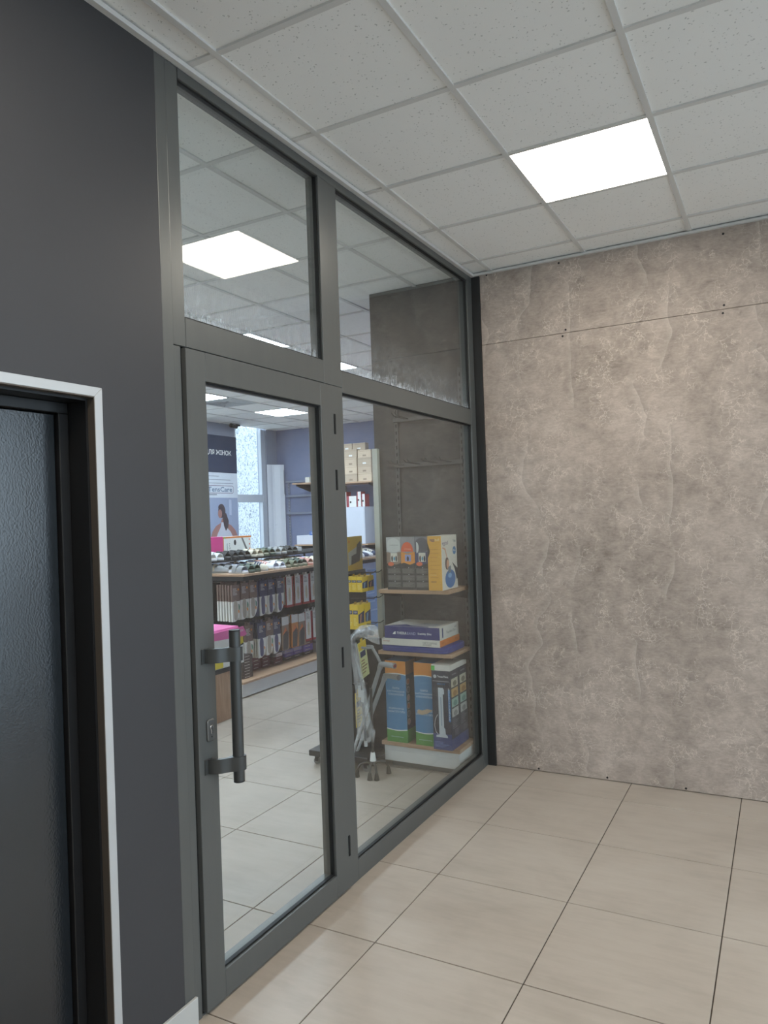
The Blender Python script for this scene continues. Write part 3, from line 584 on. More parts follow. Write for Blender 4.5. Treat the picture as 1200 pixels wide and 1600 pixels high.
def darkbox(y0, front, label):
    x0, x1, z0, z1 = -.236, -.109, .1722, .703; t = thing('steriliser_box', label, 'box', (-.17, y0+.07, z0), 'dark lamp boxes on the plinth')
    bx('carton', (x0, x1, y0, y0+.135, z0, z1), DB, t, bevel=.0012); L = y0-.0006; PG = cols('print_silver', (196, 198, 200))
    bx('white_lid_band', (x0, x1+.0008, y0-.0006, y0+.135, z1-.035, z1+.0006), OFFW, t); bx('blue_foot_print', (x0, x1, L, y0, z0, z0+.10), DBL, t); bx('blue_foot_print', (x1, x1+.0006, y0, y0+.135, z0, z0+.07), DBL, t)
    if front:
        bx('green_label', (x0, x0+.024, L-.0008, L, z1-.034, z1-.006), cols('label_green', (88, 190, 80)), t)
        disc('logo_disc', PG, t, '-y', (x0+.024, z1-.072), .011, L); text('TracterThera', WHT, t, (x0+.078, L-.0003, z1-.071), .075, height=.012, bold=.012); text('ЛБК 01Р', cols('print_blue', (52, 122, 178)), t, (x0+.065, L-.0003, z1-.118), .055, height=.010, bold=.012); bx('rule_line', (x0+.008, x1-.008, L-.0003, L, z1-.102, z1-.100), PG, t)
        MB().prism([(x0+.043, z0+.095), (x0+.043, z1-.142), (x0+.075, z1-.142), (x0+.083, z1-.152), (x0+.083, z1-.182), (x0+.074, z1-.182), (x0+.076, z0+.14), (x0+.084, z0+.132), (x0+.086, z0+.10), (x0+.098, z0+.09), (x0+.10, z0+.078), (x0+.02, z0+.078), (x0+.022, z0+.09)], 1, L, L-.0005).build('lamp_picture', cols('print_palegrey', (198, 206, 212)), t)
        bx('lamp_tube_picture', (x0+.058, x0+.063, L-.0009, L-.0005, z0+.15, z1-.20), cols('print_slate', (130, 150, 170)), t)
        MB().tube([(x0+.035, L-.0003, z0+.22), (x0+.018, L-.0003, z0+.19), (x0+.012, L-.0003, z0+.15), (x0+.02, L-.0003, z0+.11), (x0+.035, L-.0003, z0+.095)], .0011, 4).build('cord_picture', WHT, t)
        text('РЕЦИРКУЛЯТОР', WHT, t, (x1-.010, L-.0006, z0+.29), .20, rot=PI/2, height=.010); bx('blue_strip', (x1-.017, x1-.002, L-.0004, L, z0+.18, z0+.38), cols('print_blue', (52, 122, 178)), t)
        lines(t, cols('print_midblue', (110, 130, 180)), '-y', x0+.01, x1-.02, z0+.05, z0+.012, 5, L-.0004, .4)
    X = x1+.0006
    text('TracterThera', PG, t, (X+.0002, y0+.062, z1-.062), .07, '+x', height=.010)
    for k, c in enumerate(((200, 196, 176), (196, 160, 104), (160, 190, 178), (190, 190, 186))):
        zc = z1-.115-.062*k; bx('side_photo', (x1, X, y0+.016, y0+.118, zc-.026, zc+.026), cols('sidephoto%d' % k, c), t)
        MB().prism(arc(y0+.07, zc-.006, .03, .018, 0, 2*PI, 12)[:-1], 0, X, X+.0004).build('photo_detail', cols('sidedetail%d' % k, ((120, 116, 100), (160, 116, 60), (110, 150, 140), (140, 140, 138))[k]), t)
    lines(t, cols('print_darkgrey', (120, 122, 128)), '+x', y0+.016, y0+.118, z0+.20, z0+.125, 7, X, .4); bx('side_photo', (x1, X, y0+.05, y0+.115, z0+.08, z0+.12), cols('sidephoto4', (86, 88, 96)), t)
darkbox(-.335, True, 'dark steriliser lamp box with white lamp picture, at the plinth corner'); darkbox(-.198, False, 'dark steriliser lamp box standing behind the front one')

# ================================================================== YELLOW BANDAGE STAND
t = thing('product_stand', 'dark rolling stand with yellow boxes beside the display shelves', 'stand', (-.86, -.25, 0))
bx('base', (-1.10, -.645, -.47, -.045, .062, .10), DARKM, t, bevel=.003); bx('panel', (-.885, -.855, -.305, -.05, .10, 1.285), mat('stand_black', (38, 38, 40), .6), t, bevel=.002); bx('lower_panel', (-.86, -.65, -.075, -.05, .10, .80), mat('stand_black', (38, 38, 40), .6), t)
for x in (-1.06, -.68):
    for y in (-.43, -.09):
        c = MB().tube([(x, y-.008, .0225), (x, y+.008, .0225)], .0225, 14).build('caster', mat('caster_grey', (120, 120, 120), .5), t, smooth=True); bx('caster_fork', (x-.012, x+.012, y-.011, y+.011, .022, .062), DARKM, c)
for z in (1.27, 1.10, .93, .52):
    for y in (-.29, -.21): MB().tube([(-.855, y, z), (-.66, y, z+.004), (-.635, y, z+.02)], .003, 6).build('hook', SLOT, t)
pb = thing('header_poster', 'yellow poster with dark photo on top of the rolling stand', 'poster', (-.86, -.2, 1.286))
YL = cols('poster_ochre', (196, 160, 64)); bx('poster_board', (-.852, -.842, -.300, -.108, 1.287, 1.518), YL, pb)
MB().prism([(-.296, 1.32), (-.115, 1.365), (-.112, 1.475), (-.2, 1.44), (-.296, 1.41)], 0, -.842, -.8415).build('photo_print', cols('photo_palegrey', (176, 174, 168)), pb); MB().prism([(-.262, 1.325), (-.15, 1.345), (-.12, 1.45), (-.135, 1.485), (-.18, 1.46), (-.19, 1.40), (-.255, 1.385)], 0, -.8415, -.841).build('leg_picture', cols('photo_dark', (72, 66, 68)), pb); disc('logo_dot', cols('poster_orange', (196, 110, 50)), pb, '+x', (-.283, 1.485), .008, -.842)
YB = cols('pack_yellow', (232, 196, 50)); YBD = cols('pack_navy_band', (44, 52, 88))
def ybox(y0, y1, xf, z0, z1, pic, label, group):
    t = thing('bandage_box', label, 'box', (xf-.02, (y0+y1)/2, z0), group); x0 = xf-.040; h = z1-z0
    bx('carton', (x0, xf, y0, y1, z0, z1), YB, t, bevel=.001); bx('hang_tab', (xf-.003, xf-.001, y0+.028, y1-.028, z1, z1+.016), cols('tab_ochre', (176, 140, 50)), t)
    bx('spine_band', (x0+.002, xf-.002, y0-.0005, y0, z0+h*.62, z0+h*.78), YBD, t); text('STEP', WHT, t, ((x0+xf)/2, y0-.0008, z0+h*.70), .026, height=h*.07); lines(t, cols('pack_pale', (244, 226, 140)), '-y', x0+.006, xf-.006, z0+h*.45, z0+h*.12, 4, y0-.0006, .35)
    MB().prism([(y0+.004, z0+h*.24), (y1-.003, z0+h*.24), (y1-.003, z0+h*.72), (y0+.004, z0+h*.60)], 0, xf, xf+.0006).build('photo_print', YBD, t)
    MB().prism([(y0+.02, z0+h*.26), (y0+.036, z0+h*.26), (y0+.048, z0+h*.62), (y0+.028, z0+h*.58)], 0, xf+.0006, xf+.001).build('leg_picture', cols(pic[0], pic[1]), t)
gr = 'yellow bandage boxes on the rolling stand'; pics = [('leg_blue', (120, 160, 196)), ('leg_tan', (190, 140, 110))]
for r, (z0, z1, ys) in enumerate(((1.150, 1.252, ((-.335, -.258), (-.252, -.175))), (.912, 1.072, ((-.400, -.318), (-.312, -.232))))):
    for c_, (y0, y1) in enumerate(ys):
        for k in range(3 if r == 0 else 2):
            ybox(y0, y1, -.72-.0415*k, z0, z1, pics[(c_+r) % 2], 'yellow bandage box in the %s row, %s hook, %s from the front' % (('upper', 'lower')[r], ('near', 'far')[c_], ('first', 'second', 'third')[k]), gr)
def bag(name, cxyz, w, h, tilt, label, low=False):
    t = thing(name, label, 'pack', cxyz, gr); t.rotation_euler = (tilt, 0, 0); WL[t.name] = (0, 0, 0)
    bx('card', (-.006, 0, -w/2, w/2, -h, 0), cols('pack_paleyellow', (222, 222, 160)) if not low else YB, t, bevel=.001); bx('yellow_header', (0, .0006, -w/2, w/2, -h*.22, 0), YB, t); bx('dark_print', (0, .0009, -w*.36, w*.3, -h*.42, -h*.26), YBD, t)
    lines(t, cols('print_taupe', (150, 120, 90)), '+x', -w*.36, w*.36, -h*.5, -h*.92, 5, .0009, .4); bx('hang_tab', (-.003, -.001, -.015, .015, 0, .02), YB, t)
bag('bandage_pack', (-.70, -.40, .835), .10, .24, .18, 'tilted pale yellow bandage pack hanging beside the wrapped cane'); bag('bandage_pack', (-.74, -.39, .50), .085, .225, 0, 'yellow bandage pack low on the rolling stand', True)
bag('bandage_pack', (-1.0, -.275, 1.02), .075, .23, .12, 'yellow bandage pack on the door side of the rolling stand', True)

# ================================================================== CANES AND CRUTCHES
CG = mat('crutch_grey', (150, 152, 152), .4, .2); CD = mat('cane_bronze', (74, 70, 66), .4, .3)
def crutch(ox, oy, hook, label):
    t = thing('forearm_crutch', label, 'crutch', (-.81+ox, -.44+oy, 0), 'grey forearm crutches leaning by the stand')
    A = Vector((-.806+ox, -.44+oy, .02)); B = Vector((-.549+ox, -.42+oy, .70 if hook else .61)); d = (B-A).normalized()
    MB().tube([A, A+(B-A)*.62], .010, 10).build('lower_tube', SILVER, t, smooth=True); MB().tube([A+(B-A)*.55, B], .0135, 10).build('upper_tube', CG, t, smooth=True)
    MB().tube([A-d*.018, A+d*.035], [.016, .012], 10).build('rubber_tip', RUB, t, smooth=True)
    MB().tube([B-d*.03, B, B+Vector((.03, -.02, .006)), B+Vector((.125, -.055, .010))], [.017, .019, .017, .018], 12).build('hand_grip', CG, t, smooth=True)
    MB().cyl(B+Vector((.124, -.0548, .010)), B+Vector((.129, -.0565, .010)), .0185, 16).build('grip_cap', STEEL, t)
    if hook: MB().cyl(B+Vector((.129, -.0565, .010)), B+Vector((.131, -.0572, .010)), .012, 16).build('grip_logo', cols('cap_red', (110, 34, 40)), t)
    if not hook: return
    E_ = B+Vector((-.050, -.02, .11)); MB().tube([B, B+Vector((-.020, -.008, .05)), E_], .010, 10).build('arm_post', CG, t, smooth=True)
    q = []
    for k in range(9):
        an = -2.3+4.6*k/8; q.append(E_+Vector((.036*math.cos(an)-.036, .036*math.sin(an), 0)))
    MB().tube(q, .008, 8).build('arm_cuff', CG, t, smooth=True)
crutch(0, 0, 1, 'grey forearm crutch with red capped grip under the oak shelf'); crutch(-.012, .075, 0, 'second grey forearm crutch leaning behind the red capped one')
t = thing('quad_cane', 'bronze four footed walking cane in front of the rolling stand', 'cane', (-.59, -.50, 0)); cx, cy = -.590, -.495
MB().tube([(cx, cy, .09), (cx+.002, cy, .56)], .0095, 10).build('shaft', CD, t, smooth=True)
lab = MB().tube([(cx, cy, .10), (cx, cy, .155)], [.020, .0135], 12).build('paper_label', WHT, t); MB().cyl((cx, cy, .07), (cx, cy, .098), .017, 12).build('hub', CD, t)
for fx, fy in ((-.683, -.542), (-.580, -.560), (-.538, -.545), (-.528, -.405)):
    dx, dy = fx-cx, fy-cy
    lg = MB().tube([(cx+dx*.05, cy+dy*.05, .080), (cx+dx*.35, cy+dy*.35, .092), (cx+dx*.75, cy+dy*.75, .082), (cx+dx*.96, cy+dy*.96, .050), (fx, fy, .022)], .0075, 8).build('leg', CD, t, smooth=True)
    MB().tube([(fx, fy, .0), (fx, fy, .010), (fx-dx*.03, fy-dy*.03, .042)], [.0165, .0155, .010], 12).build('rubber_foot', cols('foot_brown', (58, 54, 48), .7), lg, smooth=True)
t = thing('wrapped_cane', 'walking cane with bent handle wrapped in clear plastic film', 'cane', (-.63, -.53, .2))
MB().tube([(-.615, -.535, .205), (-.622, -.533, .40), (-.640, -.530, .62), (-.668, -.528, .72), (-.690, -.525, .80), (-.684, -.522, .875), (-.650, -.520, .915), (-.60, -.52, .925), (-.545, -.518, .915)], [.0085]*4+[.010, .013, .015, .016, .015], 10).build('cane', mat('cane_grey', (92, 92, 98), .4, .3), t, smooth=True)
MB().cyl((-.615, -.535, .2), (-.615, -.535, .235), .011, 10).build('cane_tip', SILVER, t)
rn = random.Random(4)
def wrap(path, n=18):
    rings = []
    for (x, y, z, rx, ry, ax) in path:
        ring = []
        for j in range(n):
            a = 2*PI*j/n; k = 1+.22*math.sin(3*a+z*25)+rn.uniform(-.14, .14)
            if ax == 'v': ring.append((x+rx*k*math.cos(a), y+ry*k*math.sin(a), z+rn.uniform(-.006, .006)))
            else: ring.append((x+rn.uniform(-.005, .005), y+ry*k*math.cos(a), z+rx*k*math.sin(a)))
        rings.append(ring)
    return rings
fb = MB(); fb.loft(wrap([(-.618, -.535, .235, .062, .018, 'v'), (-.62, -.535, .30, .058, .020, 'v'), (-.624, -.534, .40, .050, .020, 'v'), (-.634, -.533, .50, .042, .020, 'v'), (-.645, -.532, .60, .034, .020, 'v'), (-.664, -.53, .70, .028, .018, 'v'), (-.684, -.527, .78, .026, .018, 'v'), (-.692, -.525, .85, .025, .02, 'v')]), cap=False); fb.build('plastic_sleeve', FILM, t, smooth=True)
fb = MB(); fb.loft(wrap([(-.715, -.522, .86, .025, .018, 'h'), (-.68, -.521, .885, .032, .022, 'h'), (-.64, -.52, .915, .036, .024, 'h'), (-.59, -.52, .920, .042, .026, 'h'), (-.54, -.518, .905, .058, .024, 'h'), (-.510, -.516, .89, .055, .012, 'h')]), cap=True); fb.build('plastic_hood', FILM, t, smooth=True)
for x, z in ((-.632, .56), (-.612, .53)): bx('paper_tag', (x-.010, x+.010, -.563, -.5622, z-.045, z+.03), cols('tag_grey', (200, 202, 204)), t)

# ================================================================== SHOE GONDOLA
GX0, GX1, GY0, GY1 = -3.75, -2.70, .87, 3.62
t = thing('gondola', 'long double sided shop gondola with oak top and white plinth', 'gondola', ((GX0+GX1)/2, (GY0+GY1)/2, 0))
bx('plinth_front', (GX1-.03, GX1-.012, GY0-.06, GY1, .012, .13), WHITE, t); bx('plinth_end', (GX0, GX1-.03, GY0-.06, GY0-.04, .012, .13), WHITE, t); bx('kick_strip', (GX0+.04, GX1-.045, GY0-.03, GY1, 0, .03), SLOT, t)
bx('bottom_shelf', (GX0, GX1, GY0-.06, GY1, .130, .150), WOOD, t, bevel=.001); bx('top_board', (GX0, GX1, GY0, GY1, 1.128, 1.150), WOOD, t, bevel=.001)
bx('spine_panel', (-3.24, -3.20, GY0+.01, GY1, .15, 1.128), mat('spine_dark', (46, 46, 50), .8), t); bx('top_rail', (GX0+.01, GX1-.02, GY0+.01, GY0+.03, 1.085, 1.128), DARKM, t); bx('top_rail', (GX1-.04, GX1-.02, GY0+.03, GY1, 1.085, 1.128), DARKM, t)
for y in (GY0+.03, 1.74, 2.62, GY1-.02): bx('post', (-3.19, -3.15, y-.015, y+.015, .15, 1.128), DARKM, t)
bx('hook_rail', (-3.198, -3.175, GY0+.02, GY1, 1.06, 1.085), DARKM, t); bx('hook_rail', (-3.198, -3.175, GY0+.02, GY1, .66, .685), DARKM, t)
# raised back tier
bx('tier_board', (-3.62, -3.08, GY0+.02, GY1, 1.252, 1.270), mat('tier_black', (40, 40, 43), .85, spec=.15), t, bevel=.001)
for y in (GY0+.05, 1.8, 2.7, GY1-.05):
    for x in (-3.58, -3.28): bx('tier_leg', (x-.01, x+.01, y-.01, y+.01, 1.15, 1.252), DARKM, t)
# ---- hanging insole packs: face looks to +x, hung from the rail on a hook
def pack_proto(style):
    t = bpy.data.objects.new('insole_pack', None); C.objects.link(t); WL[t.name] = (0, 0, 0); t.empty_display_size = .02
    w, h, th = .118, .345, .017
    if style in ('brown', 'navy'):
        hd = cols('pack_brown', (120, 98, 90)) if style == 'brown' else cols('pack_navy', (66, 68, 96)); ins = cols('insole_beige', (176, 166, 152)) if style == 'brown' else cols('insole_indigo', (86, 84, 118))
        lo = [(-w/2, -h*.45), (-w/2, -h)]+arc(w/2-.09, -h+.13, .09, .13, -PI/2, 0, 8)+[(w/2, -h*.45)]
        MB().prism(lo, 0, -th, 0).build('lower_card', cols('pack_white', (226, 224, 218)), t); bx('header_card', (-th, 0, -w/2, w/2, -h*.4499, 0), hd, t); bx('hang_tab', (-.004, -.002, -.018, .018, 0, .03), hd, t)
        foot = arc(-.012, -h*.58, .030, .055, 0, PI, 8)+arc(-.012, -h+.045, .026, .035, PI, 2*PI, 8)
        MB().prism(foot, 0, 0, .0012).build('insole_picture', ins, t)
        if style == 'brown': MB().prism(arc(.030, -h*.62, .017, .032, -PI/2, PI/2, 8), 0, 0, .0012).build('green_swatch', cols('swatch_green', (70, 130, 100)), t)
        MB().prism(arc(.028, -h*.74, .013, .016, -PI/2, PI*.7, 8), 0, 0, .0014).build('orange_swatch', cols('swatch_orange', (226, 148, 66)), t)
        MB().prism(arc(.034, -.045, .011, .011, 0, 2*PI, 10)[:-1], 0, 0, .0014).build('orange_dot', cols('swatch_orange', (226, 148, 66)), t)
        lines(t, cols('pack_lettering', (206, 200, 196)), '+x', -w*.38, w*.15, -.03, -.10, 6, .0006, .4, name='lettering', seed=5)
    elif style == 'white':
        RD = cols('pack_red', (170, 52, 56)); bx('card', (-th, 0, -w/2, w/2, -h*.93, 0), cols('pack_white', (226, 224, 218)), t); bx('red_side', (-th, -.0, -w/2-.0006, -w/2, -h*.93, 0), RD, t); bx('red_edge', (0, .0006, w/2-.02, w/2, -h*.93, 0), RD, t); bx('red_foot', (0, .0006, -w/2, w/2, -h*.93, -h*.86), RD, t)
        bx('hang_tab', (-.004, -.002, -.018, .018, 0, .03), cols('pack_white', (226, 224, 218)), t)
        MB().prism(arc(-.006, -h*.55, .018, .075, 0, 2*PI, 14)[:-1], 0, 0, .0012).build('insole_picture', cols('insole_cream', (206, 190, 160)), t); lines(t, cols('print_grey', (110, 108, 106)), '+x', -w*.4, w*.2, -.02, -.09, 5, .0006, .35, name='lettering', seed=9)
    else:
        bx('card', (-th, 0, -w/2, w/2, -h, 0), cols('pack_tan' if style == 'tan' else 'pack_orange', (150, 128, 112) if style == 'tan' else (208, 140, 84)), t); bx('hang_tab', (-.004, -.002, -.018, .018, 0, .03), DARKM, t)
        bx('white_header', (0, .0006, -w/2, w/2, -h*.25, 0), cols('pack_white', (226, 224, 218)), t); MB().prism([(-.05, -h*.98), (.03, -h*.98), (.05, -h*.5), (0, -h*.3), (-.04, -h*.55)], 0, 0, .001).build('foot_picture', cols('pack_charcoal', (70, 66, 68)), t); MB().prism([(-.058, -h*.55), (.0, -h*.3), (.058, -h*.62), (.02, -h*.42)], 0, .001, .0016).build('orange_curve', cols('swatch_coral', (214, 120, 70)), t)
    return t
protos = {}
def place_pack(style, x, y, ztop, label, group):
    if style not in protos: o = protos[style] = pack_proto(style)
    else: o = copy_tree(protos[style])
    o.location = (x, y, ztop); tag(o, label, 'insole pack', group); return o
NTH = ('frontmost', 'second', 'third', 'fourth', 'fifth', 'sixth')
COLN = {'brown': 'brown and white', 'navy': 'navy and white', 'white': 'white and red', 'tan': 'tan', 'orange': 'orange'}
row1 = [('brown', .925, 6), ('brown', 1.055, 2), ('brown', 1.185, 2), ('navy', 1.345, 2), ('navy', 1.475, 2), ('navy', 1.625, 2), ('white', 1.79, 2), ('white', 1.945, 2), ('white', 2.10, 2), ('white', 2.24, 2)]
row2 = [('brown', 1.10, 2), ('navy', 1.30, 4), ('brown', 1.425, 2), ('navy', 1.545, 2), ('tan', 1.69, 2), ('orange', 1.86, 2), ('tan', 1.99, 1), ('white', 2.12, 2), ('white', 2.26, 2)]
ORD = ('first', 'second', 'third', 'fourth', 'fifth', 'sixth', 'seventh', 'eighth', 'ninth', 'tenth')
for rname, ztop, row in (('upper', 1.045, row1), ('lower', .635, row2)):
    for i, (st, y, n) in enumerate(row):
        MB().tube([(-3.19, y, ztop+.024), (-2.86, y, ztop+.024), (-2.835, y, ztop+.034)], .003, 6).build('hook', STEEL, t)
        for k in range(n):
            place_pack(st, -2.85-.034*k, y, ztop+random.uniform(-.004, .004), '%s insole pack, %s hook of the %s row, %s on it' % (COLN[st], ORD[i], rname, NTH[k]), 'insole packs hanging on the gondola')
bx('dark_card', (-2.875, -2.86, 1.24, 1.28, .70, 1.03), cols('pack_navy', (66, 68, 96)), t)
# ---- boxes stacked on the bottom shelf of the gondola
def flat_box(x0, x1, y0, y1, z0, z1, col, label, group, stripe=WHT):
    t = thing('insole_box', label, 'box', ((x0+x1)/2, (y0+y1)/2, z0), group); bx('carton', (x0, x1, y0, y1, z0, z1), col, t, bevel=.001)
    h = z1-z0; bx('lettering', (x1, x1+.0006, y0+(y1-y0)*.15, y0+(y1-y0)*.7, z0+h*.42, z0+h*.62), stripe, t); return t
DKB, DRD, PUR = cols('stack_brown', (74, 62, 58)), cols('stack_maroon', (112, 66, 72)), cols('stack_violet', (118, 100, 176))
PT = cols('stack_print', (196, 186, 180))
for k in range(8): flat_box(-3.0, -2.79-.002*(k % 3), .92+.004*(k % 2), 1.065, .1502+.0275*k, .1502+.0275*k+.027, DKB, 'dark brown flat insole box, %s from the bottom of the near stack' % ORD[k], 'dark brown box stack on the gondola', PT)
for c_, y in enumerate((1.13, 1.27, 1.42)):
    for k in range(4): flat_box(-3.145, -2.96+.005*(k % 2), y, y+.13, .1502+.036*k, .1502+.036*k+.0355, DRD, 'maroon flat insole box, %s from the bottom of the %s maroon stack' % (ORD[k], ORD[c_]), 'maroon box stacks on the gondola', PT)
for k in range(3): flat_box(-3.145, -2.93, 1.585+.02*k, 1.73, .1502+.036*k, .1502+.036*k+.0355, DRD if k < 2 else cols('stack_white', (222, 216, 224)), 'flat box in the half white stack, %s from the bottom' % ORD[k], 'half white stack on the gondola', PT)
for c_, y in enumerate((1.80, 1.96)):
    for k in range(3): flat_box(-3.14, -2.95+.006*(k % 2), y, y+.15, .1502+.036*k, .1502+.036*k+.0355, (DKB, PUR, cols('stack_lilac', (178, 172, 216)))[k], '%s flat box, %s from the bottom of the %s violet stack' % (('dark', 'violet', 'lilac')[k], ORD[k], ('nearer', 'farther')[c_]), 'violet box stacks on the gondola', PT)
for k in range(8): flat_box(-3.13, -2.93, 2.12, 2.30, .1502+.036*k, .1502+.036*k+.0355, (DKB, PUR, PUR, DRD, DRD, PUR, PUR, PUR)[k], 'flat box %s from the bottom of the tall violet stack' % ORD[k], 'tall violet stack on the gondola', PT)
GRC = cols('grey_carton', (168, 162, 158))
tag(bx('grey_carton', (-3.1, -2.90, 2.32, 2.60, .1502, .262), GRC, bevel=.002, org=(-3.0, 2.46, .15)), 'grey carton at the far end of the violet stacks', 'box'); tag(bx('grey_carton', (-3.1, -2.92, 2.34, 2.56, .2625, .372), GRC, bevel=.002, org=(-3.0, 2.45, .2625)), 'smaller grey carton lying on the other grey carton', 'box')
# blue hanging sheet at the far part of the gondola
t2 = thing('blue_poster', 'pale blue poster sheet hanging on the far part of the gondola', 'poster', (-2.735, 3.37, .25)); bx('sheet', (-2.738, -2.734, 3.22, 3.53, .25, 1.0), cols('poster_blue', (132, 164, 208)), t2); lines(t2, cols('poster_blue_light', (170, 196, 226)), '+x', 3.24, 3.51, .72, .4, 3, -2.7335, .15)

# ---- shoes
def sole_outline(L=.25, w=.042):
    pts = []
    for k in range(20):
        a = 2*PI*k/20; x = L/2*math.cos(a); ww = w*(1.0+.18*math.cos(a)) if math.cos(a) > 0 else w*(.86)
        pts.append((x, ww*math.sin(a)*(1-.12*math.exp(-((x+.02)/.03)**2))))
    return pts
def shoe_proto(kind, top, sole, accent):
    t = bpy.data.objects.new('sandal' if kind == 'slide' else ('trainer' if kind == 'trainer' else 'clog'), None); C.objects.link(t); WL[t.name] = (0, 0, 0); t.empty_display_size = .02
    MB().prism(sole_outline(), 2, 0, .026).build('sole', sole, t, bevel=.005, seg=2, smooth=True)
    if kind == 'slide':
        MB().prism([(x*.93, y*.9) for x, y in sole_outline()], 2, .026, .030).build('footbed', accent, t, smooth=True)
        for xc, wd, hh in ((.052, .066, .062), (-.020, .052, .074)):
            rings = []
            for k in range(9):
                a = PI*k/8; y = .046*math.cos(a); z = .012+hh*math.sin(a)**.8; inn = .93
                rings.append([(xc-wd/2, y, z), (xc+wd/2, y, z*.95), (xc+wd/2, y*inn, .012+(z*.95-.012)*.9), (xc-wd/2, y*inn, .012+(z-.012)*.9)])
            MB().loft(rings).build('strap', top, t, smooth=True)
    else:
        prof = [(-.122, .020, .050), (-.112, .034, .072), (-.08, .037, .078), (-.04, .038, .076), (0, .041, .072), (.04, .045, .062), (.08, .044, .048), (.108, .034, .036), (.122, .016, .020)]
        if kind == 'clog': prof = [(x, w, h*.86) for x, w, h in prof]
        rings = []
        for x, w, h in prof: rings.append([(x, w*math.cos(PI*k/8), .018+h*math.sin(PI*k/8)**.75) for k in range(9)]+[(x, 0, .016)])
        MB().loft(rings).build('upper', top, t, smooth=True)
        MB().prism(arc(-.062, 0, .042, .026, 0, 2*PI, 14)[:-1], 2, .080 if kind == 'clog' else .090, .0865 if kind == 'clog' else .0985).build('opening', accent if kind == 'trainer' else SLOT, t)
        for xc in ((-.005, .022, .048) if kind == 'trainer' else (-.02,)):
            rings = []
            for k in range(9):
                a = PI*k/8; hh = {True: .070, False: .068}[kind == 'trainer']*(1-.9*max(0, xc)/.25); rings.append([(xc-.008, .042*math.cos(a), .022+(hh+.004)*math.sin(a)**.75), (xc+.008, .042*math.cos(a), .022+(hh+.001)*math.sin(a)**.75), (xc+.008, .038*math.cos(a), .02+hh*.9*math.sin(a)**.75), (xc-.008, .038*math.cos(a), .02+hh*.9*math.sin(a)**.75)])
            MB().loft(rings).build('strap', accent, t, smooth=True)
    return t
SC = {'grey': (150, 152, 154), 'green': (74, 88, 80), 'white': (226, 226, 230), 'lilac': (190, 192, 216), 'olive': (106, 112, 92), 'cream': (212, 204, 186), 'pink': (206, 152, 142), 'blue': (150, 174, 220), 'navy': (62, 72, 100), 'black': (44, 46, 48), 'sand': (196, 182, 160)}
def scol(n): return cols('shoe_'+n, SC[n], .7)
shoes = {}
def place_shoe(kind, top, sole, accent, x, y, z, rz, label, group):
    key = (kind, top, sole, accent)
    if key not in shoes: o = shoes[key] = shoe_proto(kind, scol(top), scol(sole), scol(accent))
    else: o = copy_tree(shoes[key])
    o.location = (x, y, z); o.rotation_euler = (0, 0, rz); tag(o, label, 'shoe', group)
front = [('slide', 'grey', 'white', 'lilac'), ('slide', 'green', 'green', 'olive'), ('slide', 'green', 'green', 'olive'), ('trainer', 'cream', 'white', 'navy'), ('trainer', 'white', 'cream', 'pink'), ('slide', 'white', 'white', 'lilac'), ('slide', 'white', 'white', 'lilac'), ('slide', 'olive', 'olive', 'sand'), ('slide', 'olive', 'olive', 'sand'), ('slide', 'green', 'olive', 'sand'), ('slide', 'green', 'olive', 'sand'), ('slide', 'pink', 'pink', 'cream'), ('slide', 'cream', 'cream', 'sand'), ('slide', 'cream', 'white', 'olive'), ('slide', 'blue', 'blue', 'white')]
for i, (k, a, s_, c_) in enumerate(front): place_shoe(k, a, s_, c_, -2.845+random.uniform(-.012, .006), .96+.1005*i, 1.1502, random.uniform(-.12, .12), '%s %s, %s from the left in the front row on the gondola' % (a, 'trainer shoe' if k == 'trainer' else 'strap sandal', str(ORD[i]) if i < 10 else ('eleventh', 'twelfth', 'thirteenth', 'fourteenth', 'fifteenth')[i-10]), 'front row of shoes on the gondola')
mid = ['grey', 'grey', 'lilac', 'navy', 'navy', 'olive', 'grey', 'grey', 'cream', 'cream', 'sand', 'olive', 'cream', 'cream', 'blue']
for i, a in enumerate(mid): place_shoe('slide' if i % 3 else 'clog', a, 'white' if a in ('cream', 'blue', 'lilac') else a, 'sand', -3.115 + .0, .98+.1005*i, 1.1502, random.uniform(-.1, .1), '%s shoe, %s from the left in the second row below the shoe tier' % (a, (ORD+('eleventh', 'twelfth', 'thirteenth', 'fourteenth', 'fifteenth'))[i]), 'second row of shoes on the gondola')
tier = [('slide', 'white'), ('slide', 'white'), ('slide', 'black'), ('slide', 'black'), ('slide', 'black'), ('slide', 'black'), ('slide', 'cream'), ('slide', 'sand'), ('slide', 'olive'), ('slide', 'green'), ('slide', 'grey'), ('slide', 'grey'), ('slide', 'black'), ('slide', 'black')]
for i, (k, a) in enumerate(tier): place_shoe(k, a, a if a != 'sand' else 'cream', 'cream' if a != 'black' else 'grey', -3.205, .93+.105*i, 1.2702, random.uniform(-.15, .15), '%s shoe, %s along the raised shoe tier' % (a, ('%s' % ORD[i]) if i < 10 else ('eleventh', 'twelfth', 'thirteenth', 'fourteenth')[i-10]), 'shoes on the raised tier')
for i, (k, a) in enumerate((('trainer', 'pink'), ('trainer', 'white'), ('clog', 'navy'), ('clog', 'white'), ('trainer', 'navy'))): place_shoe(k, a, 'white', 'cream', -2.85-.0*i, 3.06+.11*i, 1.1502, random.uniform(-.2, .2), '%s shoe at the far end of the gondola, %s in line' % (a, ORD[i]), 'shoes at the far end of the gondola')
